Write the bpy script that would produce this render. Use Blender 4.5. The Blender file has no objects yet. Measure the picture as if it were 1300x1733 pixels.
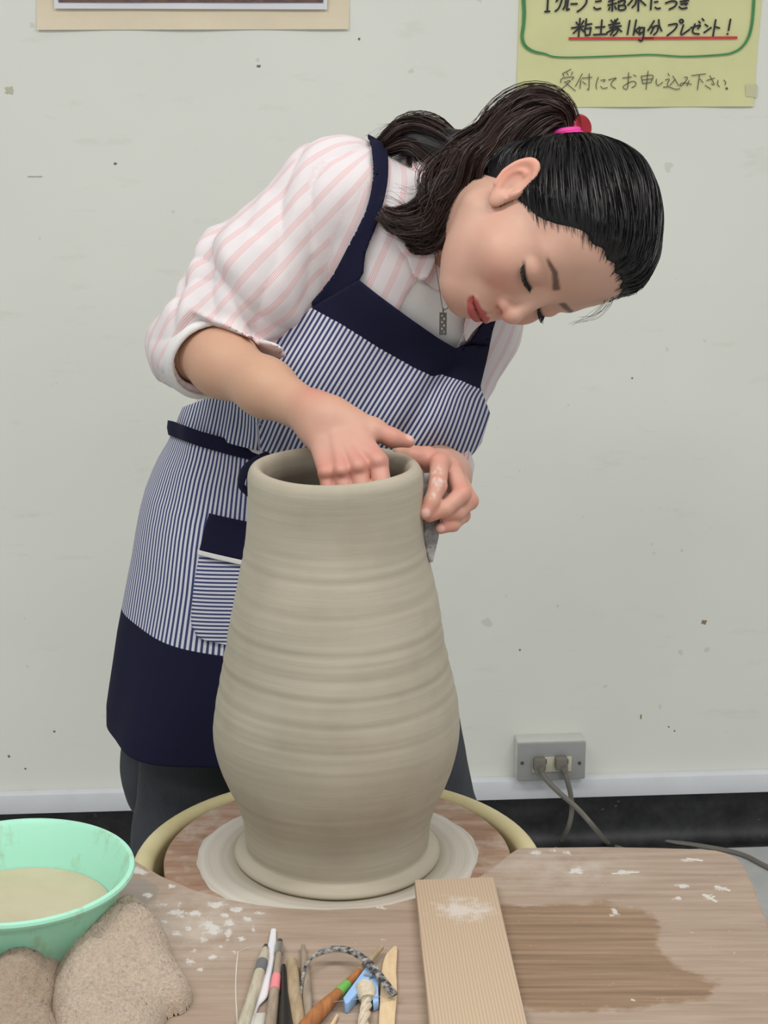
import bpy, math, random
import numpy as np
from mathutils import Vector, Matrix

SC = bpy.context.scene
COL = SC.collection
rng = np.random.default_rng(7)

# ------------------------------------------------------------------ camera
FPX = 3000.0
PITCH = math.radians(15.3)
CH = 1.36
cp, sp = math.cos(PITCH), math.sin(PITCH)
CAM = np.array([0.0, 0.0, CH])
CR = np.array([1.0, 0, 0]); CF = np.array([0, cp, -sp]); CU = np.array([0, sp, cp])
cam = bpy.data.cameras.new('camera')
cam.sensor_fit = 'VERTICAL'; cam.sensor_height = 36.0; cam.lens = FPX / 1733.0 * 36.0
cam.clip_start = 0.05
camo = bpy.data.objects.new('camera', cam); COL.objects.link(camo)
camo.location = CAM; camo.rotation_euler = (math.pi / 2 - PITCH, 0, 0)
SC.camera = camo

# ------------------------------------------------------------------ light
w = bpy.data.worlds.new('world'); SC.world = w; w.use_nodes = True
w.node_tree.nodes['Background'].inputs[0].default_value = (0.93, 0.97, 1.0, 1)
w.node_tree.nodes['Background'].inputs[1].default_value = 0.40
def ceiling_lamp(x, y, sx, sy, power, col=(1.0, 0.985, 0.95)):
    l = bpy.data.lights.new('fluorescent_ceiling_light', 'AREA')
    l.shape = 'RECTANGLE'; l.size = sx; l.size_y = sy; l.energy = power; l.color = col
    o = bpy.data.objects.new('fluorescent_ceiling_light', l); COL.objects.link(o)
    o.location = (x, y, 2.65)
ceiling_lamp(-0.9, 1.0, 1.3, 0.35, 19)
ceiling_lamp(1.0, 1.0, 1.3, 0.35, 19)
ceiling_lamp(-0.9, -0.6, 1.3, 0.35, 16)
ceiling_lamp(1.0, -0.6, 1.3, 0.35, 16.5)
SC.view_settings.view_transform = 'Standard'
SC.view_settings.look = 'None'
SC.view_settings.gamma = 1.0
SC.view_settings.exposure = 0.08
SC.view_settings.use_curve_mapping = False

# ------------------------------------------------------------------ helpers
def P(px, py, d):
    return CAM + d * (CF + CR * ((px - 650.0) / FPX) - CU * ((py - 866.5) / FPX))
def ray(px, py):
    v = CF + CR * ((px - 650.0) / FPX) - CU * ((py - 866.5) / FPX)
    return v
def on_z(px, py, z):
    v = ray(px, py); return CAM + v * ((z - CH) / v[2])
def project(p):
    q = p - CAM
    d = q @ CF
    return 650 + FPX * (q @ CR) / d, 866.5 - FPX * (q @ CU) / d, d
def nrm(v):
    v = np.asarray(v, float); return v / np.linalg.norm(v)
WYAW = math.radians(4.0)
WD = np.array([math.cos(WYAW), math.sin(WYAW), 0]); WN = np.array([math.sin(WYAW), -math.cos(WYAW), 0])
WP = P(930, 1280, 3.09)
def on_wall(px, py, off=0.0):
    v = ray(px, py); q = WP + WN * off
    t = ((q - CAM) @ WN) / (v @ WN)
    return CAM + v * t

def srgb(r, g, b):
    def f(c):
        c /= 255.0
        return c / 12.92 if c <= 0.04045 else ((c + 0.055) / 1.055) ** 2.4
    return (f(r), f(g), f(b), 1.0)

def new_mesh(name, verts, faces, mat=None, parent=None, smooth=True, attrs=None, kind=None):
    me = bpy.data.meshes.new(name)
    verts = np.asarray(verts, np.float32)
    if isinstance(faces, np.ndarray):
        nf, k = faces.shape
        me.vertices.add(len(verts)); me.vertices.foreach_set('co', verts.ravel())
        me.loops.add(nf * k); me.loops.foreach_set('vertex_index', faces.ravel().astype(np.int32))
        me.polygons.add(nf)
        me.polygons.foreach_set('loop_start', (np.arange(nf) * k).astype(np.int32))
        me.update(calc_edges=True)
    else:
        me.from_pydata([tuple(v) for v in verts], [], faces)
    if attrs:
        for an, (typ, data) in attrs.items():
            at = me.attributes.new(an, typ, 'POINT')
            data = np.asarray(data, np.float32)
            at.data.foreach_set('color' if typ == 'FLOAT_COLOR' else ('vector' if typ == 'FLOAT_VECTOR' else 'value'), data.ravel())
    me.validate()
    me.polygons.foreach_set('use_smooth', np.full(len(me.polygons), smooth, bool))
    me.update()
    if mat: me.materials.append(mat)
    o = bpy.data.objects.new(name, me); COL.objects.link(o)
    if parent: o.parent = parent
    if kind: o['kind'] = kind
    return o
def tag(o, label, cat, group=None):
    o['label'] = label; o['category'] = cat
    if group: o['group'] = group
    return o
def thing(name, label, cat, group=None, loc=(0, 0, 0)):
    o = bpy.data.objects.new(name, None); COL.objects.link(o); o.empty_display_size = 0.05
    return tag(o, label, cat, group)
def struct(o):
    o['kind'] = 'structure'; return o

class MB:
    """collects shapes into one mesh"""
    def __init__(s): s.v = []; s.f = []
    def add(s, v, f):
        b = len(s.v); s.v += [tuple(x) for x in v]; s.f += [tuple(i + b for i in q) for q in f]; return s
    def box(s, c, hx, hy, hz, ax=None, bev=0.0):
        ax = np.eye(3) if ax is None else np.asarray(ax)
        c = np.asarray(c, float)
        if bev <= 0:
            vs = [c + ax[0] * (i * hx) + ax[1] * (j * hy) + ax[2] * (k * hz) for k in (-1, 1) for j in (-1, 1) for i in (-1, 1)]
            return s.add(vs, [(0, 2, 3, 1), (4, 5, 7, 6), (0, 1, 5, 4), (2, 6, 7, 3), (0, 4, 6, 2), (1, 3, 7, 5)])
        import bmesh
        bm = bmesh.new(); bmesh.ops.create_cube(bm, size=2.0)
        for v in bm.verts: v.co = Vector((v.co.x * hx, v.co.y * hy, v.co.z * hz))
        bmesh.ops.bevel(bm, geom=list(bm.edges), offset=bev, segments=2, affect='EDGES', profile=0.5)
        bm.verts.index_update()
        vs = [c + ax[0] * v.co.x + ax[1] * v.co.y + ax[2] * v.co.z for v in bm.verts]
        fs = [[v.index for v in f.verts] for f in bm.faces]; bm.free()
        return s.add(vs, fs)
    def tube(s, pts, rad, n=10, cap=True, flat=None, up=None):
        pts = np.asarray(pts, float); m = len(pts)
        rad = np.broadcast_to(np.asarray(rad, float), (m,))
        tg = np.gradient(pts, axis=0); tg /= np.linalg.norm(tg, axis=1)[:, None] + 1e-12
        u0 = np.array([0, 0, 1.0]) if up is None else np.asarray(up, float)
        if abs(tg[0] @ u0) > 0.95: u0 = np.array([1.0, 0, 0])
        vs = []
        u = u0
        for i in range(m):
            b = np.cross(tg[i], u); b /= np.linalg.norm(b); u = np.cross(b, tg[i])
            for k in range(n):
                a = 2 * math.pi * k / n
                vs.append(pts[i] + rad[i] * (math.cos(a) * b + (flat if flat else 1.0) * math.sin(a) * u))
        fs = [(i * n + k, i * n + (k + 1) % n, (i + 1) * n + (k + 1) % n, (i + 1) * n + k) for i in range(m - 1) for k in range(n)]
        if cap:
            fs.append(tuple(reversed(range(n)))); fs.append(tuple((m - 1) * n + k for k in range(n)))
        return s.add(vs, fs)
    def lathe(s, prof, c, n=64, close=False):
        c = np.asarray(c, float); m = len(prof)
        vs = [c + np.array([r * math.cos(2 * math.pi * k / n), r * math.sin(2 * math.pi * k / n), z]) for r, z in prof for k in range(n)]
        fs = [(i * n + k, i * n + (k + 1) % n, (i + 1) * n + (k + 1) % n, (i + 1) * n + k) for i in range(m - 1) for k in range(n)]
        if close: fs += [((m - 1) * n + k, (m - 1) * n + (k + 1) % n, (k + 1) % n, k) for k in range(n)]
        return s.add(vs, fs)
    def prism(s, poly, z0, z1):
        n = len(poly)
        vs = [(p[0], p[1], z0) for p in poly] + [(p[0], p[1], z1) for p in poly]
        fs = [tuple(reversed(range(n))), tuple(range(n, 2 * n))] + [(i, (i + 1) % n, n + (i + 1) % n, n + i) for i in range(n)]
        return s.add(vs, fs)
    def build(s, name, mat, parent=None, smooth=True, bevel=0.0, angle=35):
        o = new_mesh(name, s.v, s.f, mat, parent, smooth)
        import bmesh
        bm = bmesh.new(); bm.from_mesh(o.data)
        bmesh.ops.recalc_face_normals(bm, faces=bm.faces)
        if bevel > 0:
            es = [e for e in bm.edges if e.is_manifold and e.calc_face_angle(0) > math.radians(30)]
            bmesh.ops.bevel(bm, geom=es, offset=bevel, segments=2, affect='EDGES', profile=0.5)
        for e in bm.edges:
            if e.is_manifold and e.calc_face_angle(0) > math.radians(angle): e.smooth = False
        for f in bm.faces: f.smooth = smooth
        bm.to_mesh(o.data); bm.free()
        return o

def spline(pts, n=24):
    """Catmull-Rom through rows of pts (any columns)"""
    p = np.asarray(pts, float); m = len(p)
    ext = np.vstack([2 * p[0] - p[1], p, 2 * p[-1] - p[-2]])
    t = np.linspace(0, m - 1 - 1e-9, n); i = t.astype(int); f = (t - i)[:, None]
    a, b, c, d = ext[i], ext[i + 1], ext[i + 2], ext[i + 3]
    return 0.5 * (2 * b + (c - a) * f + (2 * a - 5 * b + 4 * c - d) * f ** 2 + (3 * b - a - 3 * c + d) * f ** 3)

# --- node helpers
class NT:
    def __init__(s, name):
        s.m = bpy.data.materials.new(name); s.m.use_nodes = True
        s.t = s.m.node_tree; s.b = s.t.nodes['Principled BSDF']; s.out = s.t.nodes['Material Output']
    def n(s, typ, **kw):
        nd = s.t.nodes.new(typ)
        for k, v in kw.items():
            if k == 'ins':
                for kk, vv in v.items():
                    if hasattr(vv, 'is_linked') or isinstance(vv, bpy.types.NodeSocket): s.t.links.new(vv, nd.inputs[kk])
                    else: nd.inputs[kk].default_value = vv
            else: setattr(nd, k, v)
        return nd
    def link(s, a, b): s.t.links.new(a, b)
    def math(s, op, a, b=None, c=None, clamp=False):
        nd = s.t.nodes.new('ShaderNodeMath'); nd.operation = op; nd.use_clamp = clamp
        for i, x in enumerate((a, b, c)):
            if x is None: continue
            if isinstance(x, bpy.types.NodeSocket): s.link(x, nd.inputs[i])
            else: nd.inputs[i].default_value = x
        return nd.outputs[0]
    def mix(s, fac, a, b, blend='MIX'):
        nd = s.t.nodes.new('ShaderNodeMix'); nd.data_type = 'RGBA'; nd.blend_type = blend
        for i, x in ((0, fac), (6, a), (7, b)):
            if isinstance(x, bpy.types.NodeSocket): s.link(x, nd.inputs[i])
            else: nd.inputs[i].default_value = x
        return nd.outputs[2]
    def obj(s): return s.n('ShaderNodeTexCoord').outputs['Object']
    def noise(s, vec, scale, detail=4, rough=0.55, dist=0.0):
        nd = s.n('ShaderNodeTexNoise', ins={'Scale': scale, 'Detail': detail, 'Roughness': rough, 'Distortion': dist})
        if vec is not None: s.link(vec, nd.inputs['Vector'])
        return nd.outputs['Fac']
    def mapping(s, vec, scale=(1, 1, 1), rot=(0, 0, 0), loc=(0, 0, 0)):
        nd = s.n('ShaderNodeMapping', ins={'Scale': scale, 'Rotation': rot, 'Location': loc}); s.link(vec, nd.inputs['Vector']); return nd.outputs[0]
    def ramp(s, fac, stops, interp='LINEAR'):
        nd = s.n('ShaderNodeValToRGB'); nd.color_ramp.interpolation = interp
        el = nd.color_ramp.elements
        while len(el) < len(stops): el.new(0.5)
        for e, (p, c) in zip(el, stops):
            e.position = p; e.color = c if hasattr(c, '__len__') else (c, c, c, 1)
        s.link(fac, nd.inputs[0]); return nd.outputs[0]
    def attr(s, name): return s.n('ShaderNodeAttribute', attribute_name=name)
    def col(s, c):
        if isinstance(c, bpy.types.NodeSocket): s.link(c, s.b.inputs['Base Color'])
        else: s.b.inputs['Base Color'].default_value = c
        return s
    def rough(s, r):
        if isinstance(r, bpy.types.NodeSocket): s.link(r, s.b.inputs['Roughness'])
        else: s.b.inputs['Roughness'].default_value = r
        return s
    def set(s, **kw):
        for k, v in kw.items(): s.b.inputs[k].default_value = v
        return s
    def bump(s, h, strength=0.3, dist=0.002):
        nd = s.n('ShaderNodeBump', ins={'Strength': strength, 'Distance': dist}); s.link(h, nd.inputs['Height'])
        s.link(nd.outputs[0], s.b.inputs['Normal']); return s

def plain(name, c, rough=0.5, var=0.08, scale=60, bump=0.0, **kw):
    m = NT(name); o = m.obj(); f = m.noise(o, scale, 4)
    dark = tuple(x * (1 - var) for x in c[:3]) + (1,); lite = tuple(min(1, x * (1 + var)) for x in c[:3]) + (1,)
    m.col(m.ramp(f, [(0.3, dark), (0.7, lite)])).rough(rough).set(**kw)
    if bump: m.bump(f, bump, 0.001)
    return m.m

# ------------------------------------------------------------------ structure materials
def wall_mat():
    m = NT('painted_wall'); o = m.obj()
    big = m.noise(o, 2.2, 3); fine = m.noise(o, 140, 3)
    c = m.ramp(big, [(0.3, srgb(229, 230, 220)), (0.7, srgb(236, 236, 226))])
    speck = m.noise(o, 38, 2, 0.5)
    sp_ = m.ramp(speck, [(0.735, 0), (0.76, 1)])
    c = m.mix(m.math('MULTIPLY', sp_, 0.22), c, srgb(150, 135, 110))
    sm = m.noise(m.mapping(o, (1.5, 1, 5)), 6, 5, 0.6)
    c = m.mix(m.math('MULTIPLY', m.ramp(sm, [(0.6, 0), (0.75, 1)]), 0.18), c, srgb(190, 180, 150))
    m.col(c).rough(0.75).bump(fine, 0.12, 0.0006)
    return m.m
M_WALL = wall_mat()
M_RAIL = plain('white_plastic_rail', srgb(226, 228, 232), 0.45, 0.03, 20)
def base_mat():
    m = NT('black_rubber_baseboard'); o = m.obj()
    f = m.noise(o, 25, 5, 0.65)
    c = m.ramp(f, [(0.35, srgb(16, 16, 18)), (0.7, srgb(48, 48, 50))])
    s2 = m.ramp(m.noise(o, 75, 2), [(0.70, 0), (0.74, 1)])
    c = m.mix(m.math('MULTIPLY', s2, 0.5), c, srgb(120, 115, 100))
    m.col(c).rough(0.5); return m.m
M_BASE = base_mat()
def floor_mat():
    m = NT('grey_vinyl_floor'); o = m.obj()
    c = m.ramp(m.noise(o, 9, 6, 0.6), [(0.3, srgb(182, 183, 182)), (0.7, srgb(206, 206, 203))])
    m.col(c).rough(0.55); return m.m
M_FLOOR = floor_mat()

def wbox(name, s0, s1, z0, z1, d0, d1, mat, parent=None, bevel=0.0):
    """box along the wall: s along wall, d out of the wall"""
    m = MB(); c = WP * np.array([1, 1, 0]) + WD * (s0 + s1) / 2 + WN * (d0 + d1) / 2 + np.array([0, 0, (z0 + z1) / 2])
    m.box(c, (s1 - s0) / 2, abs(d1 - d0) / 2, (z1 - z0) / 2, [WD, WN, np.array([0, 0, 1.0])])
    return m.build(name, mat, parent, bevel=bevel)
FZ = on_wall(1200, 1417)[2]
zr_t = on_wall(1200, 1303.5, 0.0)[2]; zr_b = on_wall(1200, 1343, 0.02)[2]
wall = struct(wbox('wall_back', -2.6, 2.6, FZ, 2.9, -0.08, 0.0, M_WALL))
m = MB().box((0, 1.4, FZ - 0.02), 2.6, 2.2, 0.02); struct(m.build('floor', M_FLOOR))
struct(wbox('trim_1', -2.6, 2.6, zr_b, zr_t, 0.0, 0.022, M_RAIL, bevel=0.002))
# cove baseboard: profile (d,z) swept along the wall
prof = [(0.0, zr_b + 0.004), (0.006, zr_b + 0.002)] + [(0.006 + 0.035 * (1 - math.cos(a)), FZ + 0.0405 - 0.0385 * math.sin(a)) for a in np.linspace(0, math.pi / 2, 8)] + [(0.044, FZ), (0.0, FZ)]
m = MB(); base0 = WP * np.array([1, 1, 0])
vs = [base0 + WD * s + WN * d + np.array([0, 0, z]) for s in (-2.6, 2.6) for d, z in prof]; n = len(prof)
m.add(vs, [(i, (i + 1) % n, n + (i + 1) % n, n + i) for i in range(n)] + [tuple(range(n)), tuple(range(n, 2 * n))])
struct(m.build('baseboard_back', M_BASE))
# scuffs and stains on the wall
M_SCUFF = plain('wall_scuff', srgb(150, 128, 96), 0.8, 0.2, 400)
M_SCUFF2 = plain('wall_scuff_dark', srgb(120, 112, 104), 0.8, 0.2, 400)
def scuff(px, py, w_, h_, mat=M_SCUFF2):
    c = on_wall(px, py, 0.0004); k = 3.05 / FPX
    pts = []
    for i in range(12):
        a = 2 * math.pi * i / 12; r = 1 + 0.3 * math.sin(i * 2.3 + px)
        pts.append(c + WD * (w_ * k / 2 * r * math.cos(a)) + np.array([0, 0, h_ * k / 2 * r * math.sin(a)]))
    v = pts + [c + WN * 0.0004]
    new_mesh('scuff_mark', v, [(i, (i + 1) % 12, 12) for i in range(12)], mat, wall)
for a in [(1192, 1053, 10, 8, M_SCUFF), (195, 277, 5, 4), (438, 112, 7, 4), (608, 66, 4, 4), (92, 1238, 4, 4), (15, 1280, 4, 5), (43, 1301, 4, 3),
          (1085, 1213, 3, 9, M_SCUFF), (1132, 1230, 3, 3), (1142, 1237, 3, 3), (16, 153, 14, 12, plain('pale_yellow_stain', srgb(196, 194, 170), 0.8)), (60, 299, 26, 2, plain('grey_scratch', srgb(175, 176, 168), 0.8)),
          (1070, 640, 3, 3), (880, 1100, 3, 4)]:
    scuff(*a)
# ------------------------------------------------------------------ posters on the wall
def wall_quad(name, corners, off, mat, parent, thick=0.0005, curl=0.0):
    """sheet on the wall from pixel corners TL,TR,BR,BL"""
    nx, ny = 24, 12
    tl, tr, br, bl = [np.array(c, float) for c in corners]
    v = []; fs = []
    for lay in (0, 1):
        for j in range(ny + 1):
            for i in range(nx + 1):
                u, t = i / nx, j / ny
                q = (tl * (1 - u) + tr * u) * (1 - t) + (bl * (1 - u) + br * u) * t
                lift = curl * max(0, (t - 0.8) / 0.2) ** 2 * (0.55 + 0.45 * math.sin(u * 14 + 1.0))
                v.append(on_wall(q[0], q[1], off) + WN * (lift + (thick if lay else 0)))
    N = (nx + 1) * (ny + 1)
    for j in range(ny):
        for i in range(nx):
            a = j * (nx + 1) + i
            fs.append((N + a, N + a + nx + 1, N + a + nx + 2, N + a + 1)); fs.append((a, a + 1, a + nx + 2, a + nx + 1))
    edge = [j * (nx + 1) for j in range(ny + 1)] + [ny * (nx + 1) + i for i in range(1, nx + 1)] + [j * (nx + 1) + nx for j in range(ny - 1, -1, -1)] + [i for i in range(nx - 1, 0, -1)]
    for k in range(len(edge)):
        a, b = edge[k], edge[(k + 1) % len(edge)]; fs.append((a, b, N + b, N + a))
    return new_mesh(name, v, fs, mat, parent, smooth=False)
M_YEL = plain('yellow_green_paper', srgb(222, 220, 164), 0.8, 0.035, 18, 0.05)
M_CREAM = plain('cream_card', srgb(232, 218, 190), 0.8, 0.02, 30)
M_WHITEP = plain('white_photo_paper', srgb(226, 226, 230), 0.5, 0.02, 30)
def photo_mat():
    m = NT('dark_photo_print'); o = m.obj()
    f = m.noise(m.mapping(o, (1, 1, 2.5)), 22, 6, 0.65)
    m.col(m.ramp(f, [(0.3, srgb(88, 62, 50)), (0.45, srgb(120, 92, 78)), (0.55, srgb(96, 74, 78)), (0.7, srgb(140, 112, 96))])).rough(0.35); return m.m
lp = thing('mounted_photo', 'dark brown photograph mounted on cream card, pinned high on the wall', 'photo')
wall_quad('card_mount', [(56, -190), (598, -190), (590, 49.5), (63, 50.5)], 0.0012, M_CREAM, lp, curl=0.004)
wall_quad('white_border', [(85, -170), (560, -170), (553.5, 16), (92, 14.5)], 0.0066, M_WHITEP, lp, curl=0.0012)
wall_quad('photo_print', [(94, -160), (552, -160), (547, 4.5), (99, 4)], 0.0088, photo_mat(), lp)
rp = thing('paper_notice', 'yellow-green paper notice with handwritten Japanese text and green marker border', 'notice')
wall_quad('paper_sheet', [(884, -190), (1305, -190), (1274.5, 180), (873.5, 181.5)], 0.001, M_YEL, rp, curl=0.003)
wall_quad('tape', [(1262, 143), (1282, 143), (1280, 165), (1262, 163)], 0.0040, plain('sticky_tape', srgb(208, 206, 168), 0.25, 0.03), rp, thick=0.0002)
M_INK = plain('black_marker_ink', srgb(34, 32, 40), 0.6, 0.1)
M_PEN = plain('grey_pen_ink', srgb(72, 74, 62), 0.6, 0.1)
M_RED = plain('red_marker_ink', srgb(205, 62, 66), 0.6, 0.08)
M_GRN = plain('green_marker_ink', srgb(70, 140, 82), 0.6, 0.12, 90)
def strokes(name, lines, wpx, mat, label=None):
    V = []; F = []
    for k, ln in enumerate(lines):
        wd = wpx
        if isinstance(ln, tuple): ln, wd = ln
        ln = np.asarray(ln, float)
        n = max(3, 3 * len(ln)) if len(ln) > 2 else 3
        pts = spline(ln, n) if len(ln) > 2 else np.linspace(ln[0], ln[1], 3)
        tg = np.gradient(pts, axis=0); tg /= np.linalg.norm(tg, axis=1)[:, None] + 1e-9
        nr = np.stack([-tg[:, 1], tg[:, 0]], 1)
        ww = np.broadcast_to(np.asarray(wd, float), (len(pts),)) if not hasattr(wd, '__len__') else np.interp(np.linspace(0, 1, len(pts)), np.linspace(0, 1, len(wd)), wd)
        ww = ww.copy()
        b = len(V)
        pts = pts.copy(); pts[0] -= tg[0] * ww[0] * 0.3; pts[-1] += tg[-1] * ww[-1] * 0.3
        for i in range(len(pts)):
            for sgn in (-1, 1):
                q = pts[i] + nr[i] * sgn * ww[i] / 2
                V.append(on_wall(q[0], q[1], 0.0048 + 0.00003 * (k % 5)))
        F += [(b + 2 * i, b + 2 * i + 1, b + 2 * i + 3, b + 2 * i + 2) for i in range(len(pts) - 1)]
    o = new_mesh(name, V, F, mat, rp, smooth=False)
    if label: o['label'] = label
    return o
def Z(ox, oy, sc): return lambda *pts: [(ox + x / sc, oy + y / sc) for x, y in pts]
A = Z(840, 0, 5.652); B = Z(1070, 0, 5.652); C = Z(930, 100, 7.647); D = Z(1080, 100, 7.647)
row1 = [A((498, -60), (488, 110)), A((465, 112), (512, 108)), A((565, 108), (600, 75), (628, 0), (634, -40)), A((575, 15), (592, -8)),
        A((640, 90), (660, 50), (668, -10)), A((692, -30), (682, 50), (674, 95), (700, 85)), A((715, 38), (775, 36)), A((775, 112), (820, 80), (860, 30), (868, -20)),
        A((950, 15), (1005, 8)), A((935, 70), (955, 88), (1000, 80)), A((1075, 15), (1140, -10)), A((1070, 50), (1150, 30)), A((1112, -20), (1110, 105)),
        A((1085, 70), (1078, 95)), A((1135, 60), (1147, 88)), A((1170, 30), (1200, -5)), A((1165, 15), (1232, 5), (1222, 42)), A((1170, 55), (1176, 95), (1235, 86), (1228, 50), (1170, 55)),
        A((1260, 50), (1310, -10)), B((0, 72), (30, 40), (42, -5)), B((62, -10), (58, 105)), B((75, 0), (130, 50)), B((187, -20), (178, 92)), B((215, 20), (246, 15)),
        B((220, 70), (240, 82), (270, 78)), B((320, 30), (380, 10), (425, 20), (410, 60), (355, 90)), B((460, 15), (542, 5)), B((498, -15), (517, 50)), B((465, 40), (532, 33)), B((450, 65), (475, 82), (525, 75))]
strokes('handwriting', row1, 3.2, M_INK, 'black marker line of Japanese text cut by the frame')
circ = [(472 + 17 * math.cos(a), 203 + 17 * math.sin(a)) for a in np.linspace(0, 6.4, 9)]
row2 = [A((765, 212), (785, 240)), A((838, 198), (815, 235)), A((720, 268), (838, 250)), A((802, 175), (788, 350)), A((795, 265), (738, 318)), A((800, 265), (838, 300)),
        A((862, 180), (855, 265)), A((860, 235), (915, 228)), A((845, 275), (855, 342)), A((855, 338), (895, 333)), A((845, 277), (908, 265)), A((907, 265), (893, 335)),
        A((950, 262), (1040, 255)), A((1012, 190), (1000, 325)), A((930, 332), (1060, 325)), A((1098, 193), (1117, 217)), A((1162, 178), (1135, 225)), A((1075, 240), (1182, 220)),
        A((1085, 265), (1195, 248)), A((1137, 190), (1112, 275), (1058, 312)), A((1142, 250), (1200, 302)), A((1108, 290), (1163, 275), (1152, 315), (1118, 342)), A((1127, 285), (1093, 337)),
        A((1278, 195), (1255, 330)), B((40, 190), (13, 335)), B((72, 258), (25, 300)), B((32, 292), (77, 332)), B((112, 270), (85, 263), (70, 300), (90, 315), (112, 290), (117, 262)),
        B((117, 265), (108, 350), (90, 392), (62, 380)), B((212, 198), (152, 292)), B((255, 188), (260, 240), (283, 297)), B((188, 262), (246, 245), (240, 300), (207, 333)), B((215, 250), (178, 322)),
        B((348, 240), (428, 228), (410, 280), (335, 341)), B(*circ), B((492, 238), (468, 332), (552, 280)), B((560, 267), (652, 240), (628, 277)), B((602, 228), (580, 310), (642, 325)),
        B((638, 203), (652, 222)), B((670, 178), (687, 197)), B((698, 233), (724, 252)), B((688, 312), (757, 263)), B((800, 188), (774, 346)), B((790, 255), (837, 268)), B((942, 183), (922, 292)), B((908, 326), (918, 322))]
strokes('handwriting', row2, 3.0, M_INK, 'black marker line of Japanese text with 1kg')
strokes('red_underline', [A((700, 368), (1500, 366)) + [], ], 4.4, M_RED)
strokes('red_underline', [B((100, 365), (1000, 360))], 4.4, M_RED)
gl = A((262, -190), (262, -5), (268, 120), (260, 250), (248, 340), (260, 410), (300, 460), (370, 495), (470, 515), (540, 540), (700, 548), (1000, 540), (1300, 528)) + B((200, 522), (500, 540), (860, 522), (980, 495), (1060, 440), (1120, 340), (1150, 200), (1165, 0), (1172, -190))
strokes('green_border', [(gl, [6.2, 6.2, 6, 5.6, 5.6, 5.6, 5.4, 4.6, 3.2, 2.6, 2.6, 2.6, 2.6, 2.6, 2.6, 3, 3.6, 4.4, 4.8, 5, 5, 5])], 4, M_GRN)
row3 = [C((280, 130), (172, 187)), C((172, 190), (190, 227)), C((222, 173), (242, 207)), C((302, 165), (285, 202)), C((147, 307), (165, 250), (312, 230), (288, 267)), C((190, 300), (272, 280), (148, 397)), C((215, 310), (337, 411)),
        C((427, 188), (338, 352)), C((407, 268), (395, 382)), C((418, 248), (552, 235)), C((516, 188), (511, 387), (488, 386)), C((428, 290), (473, 327)), C((633, 233), (605, 330), (612, 387)), C((665, 275), (722, 267), (700, 297)),
        C((663, 350), (690, 378), (752, 370)), C((763, 270), (867, 243), (815, 290), (800, 340), (857, 382)), C((948, 245), (1063, 230)), C((1027, 173), (1010, 382), (953, 357), (1060, 290), (1117, 300), (1110, 345), (1068, 367)), C((1088, 203), (1124, 224)),
        D((42, 220), (60, 317)), D((44, 221), (192, 210), (168, 302)), D((60, 268), (182, 255)), D((64, 316), (166, 300)), D((131, 153), (104, 392)), D((240, 258), (235, 310), (260, 341), (322, 298)), D((388, 183), (406, 217)),
        D((353, 271), (407, 258), (380, 320), (385, 355), (328, 363)), D((385, 355), (490, 390), (543, 380)), D((450, 218), (527, 342)), D((482, 260), (413, 342)), D((598, 236), (642, 240), (590, 320), (550, 350), (550, 320), (600, 308), (692, 326)), D((662, 278), (634, 347)),
        D((693, 213), (877, 190)), D((796, 203), (769, 397)), D((800, 255), (842, 302)), D((888, 277), (992, 245)), D((929, 213), (975, 300), (985, 330), (948, 320)), D((868, 338), (942, 387)), D((1036, 273), (1030, 330), (1057, 357)), D((1108, 270), (1136, 300), (1125, 332)), (D((1142, 380), (1154, 380)), 3.4)]
strokes('handwriting', row3, 1.35, M_PEN, 'thin grey pen line of Japanese text')

# ------------------------------------------------------------------ outlet box and cords
ob = thing('wall_outlet', 'grey double power outlet on a white surface box above the rail', 'outlet')
OC = on_wall(933, 1286, 0.042); Zv = np.array([0, 0, 1.0])
kpx = 3.05 / FPX
def opt(px, py, off=0.042): return on_wall(px, py, off)
M_OBOX = plain('outlet_box_white', srgb(205, 206, 200), 0.5, 0.03, 40)
M_OPLATE = plain('outlet_plate_grey', srgb(160, 160, 158), 0.35, 0.04, 40)
M_OSOCK = plain('outlet_socket_cream', srgb(210, 206, 182), 0.4, 0.03, 40)
M_DARK = plain('dark_slot', srgb(14, 13, 13), 0.7)
M_SCREW = plain('steel_screw', srgb(110, 92, 84), 0.35, Metallic=0.7)
M_CORD = plain('grey_rubber_cord', srgb(122, 117, 108), 0.55, 0.06, 50)
x0, x1 = (opt(876, 1290) - base0) @ WD, (opt(991, 1290) - base0) @ WD
zt, zb_ = opt(933, 1257)[2], opt(933, 1320)[2]
wbox('box', x0, x1, zb_, zt, 0.0, 0.036, M_OBOX, ob, bevel=0.002)
wbox('cover_plate', x0, x1, zb_, zt, 0.0365, 0.043, M_OPLATE, ob, bevel=0.0022)
sx0, sx1 = (opt(901, 1290) - base0) @ WD, (opt(967, 1290) - base0) @ WD
sz0, sz1 = opt(933, 1305)[2], opt(933, 1280)[2]
sk = wbox('socket_insert', sx0, sx1, sz0, sz1, 0.0432, 0.0455, M_OSOCK, ob, bevel=0.0006)
for px in (924, 961):
    c = opt(px, 1289, 0.0458); MB().box(c, 0.0012, 0.0003, 0.0042, [WD, WN, Zv]).build('slot', M_DARK, sk)
for px in (884, 981):
    c = opt(px, 1291.5, 0.0435); MB().tube([c - WN * 0.001, c + WN * 0.0008], 0.0030, 12).build('screw', M_SCREW, ob)
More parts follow.
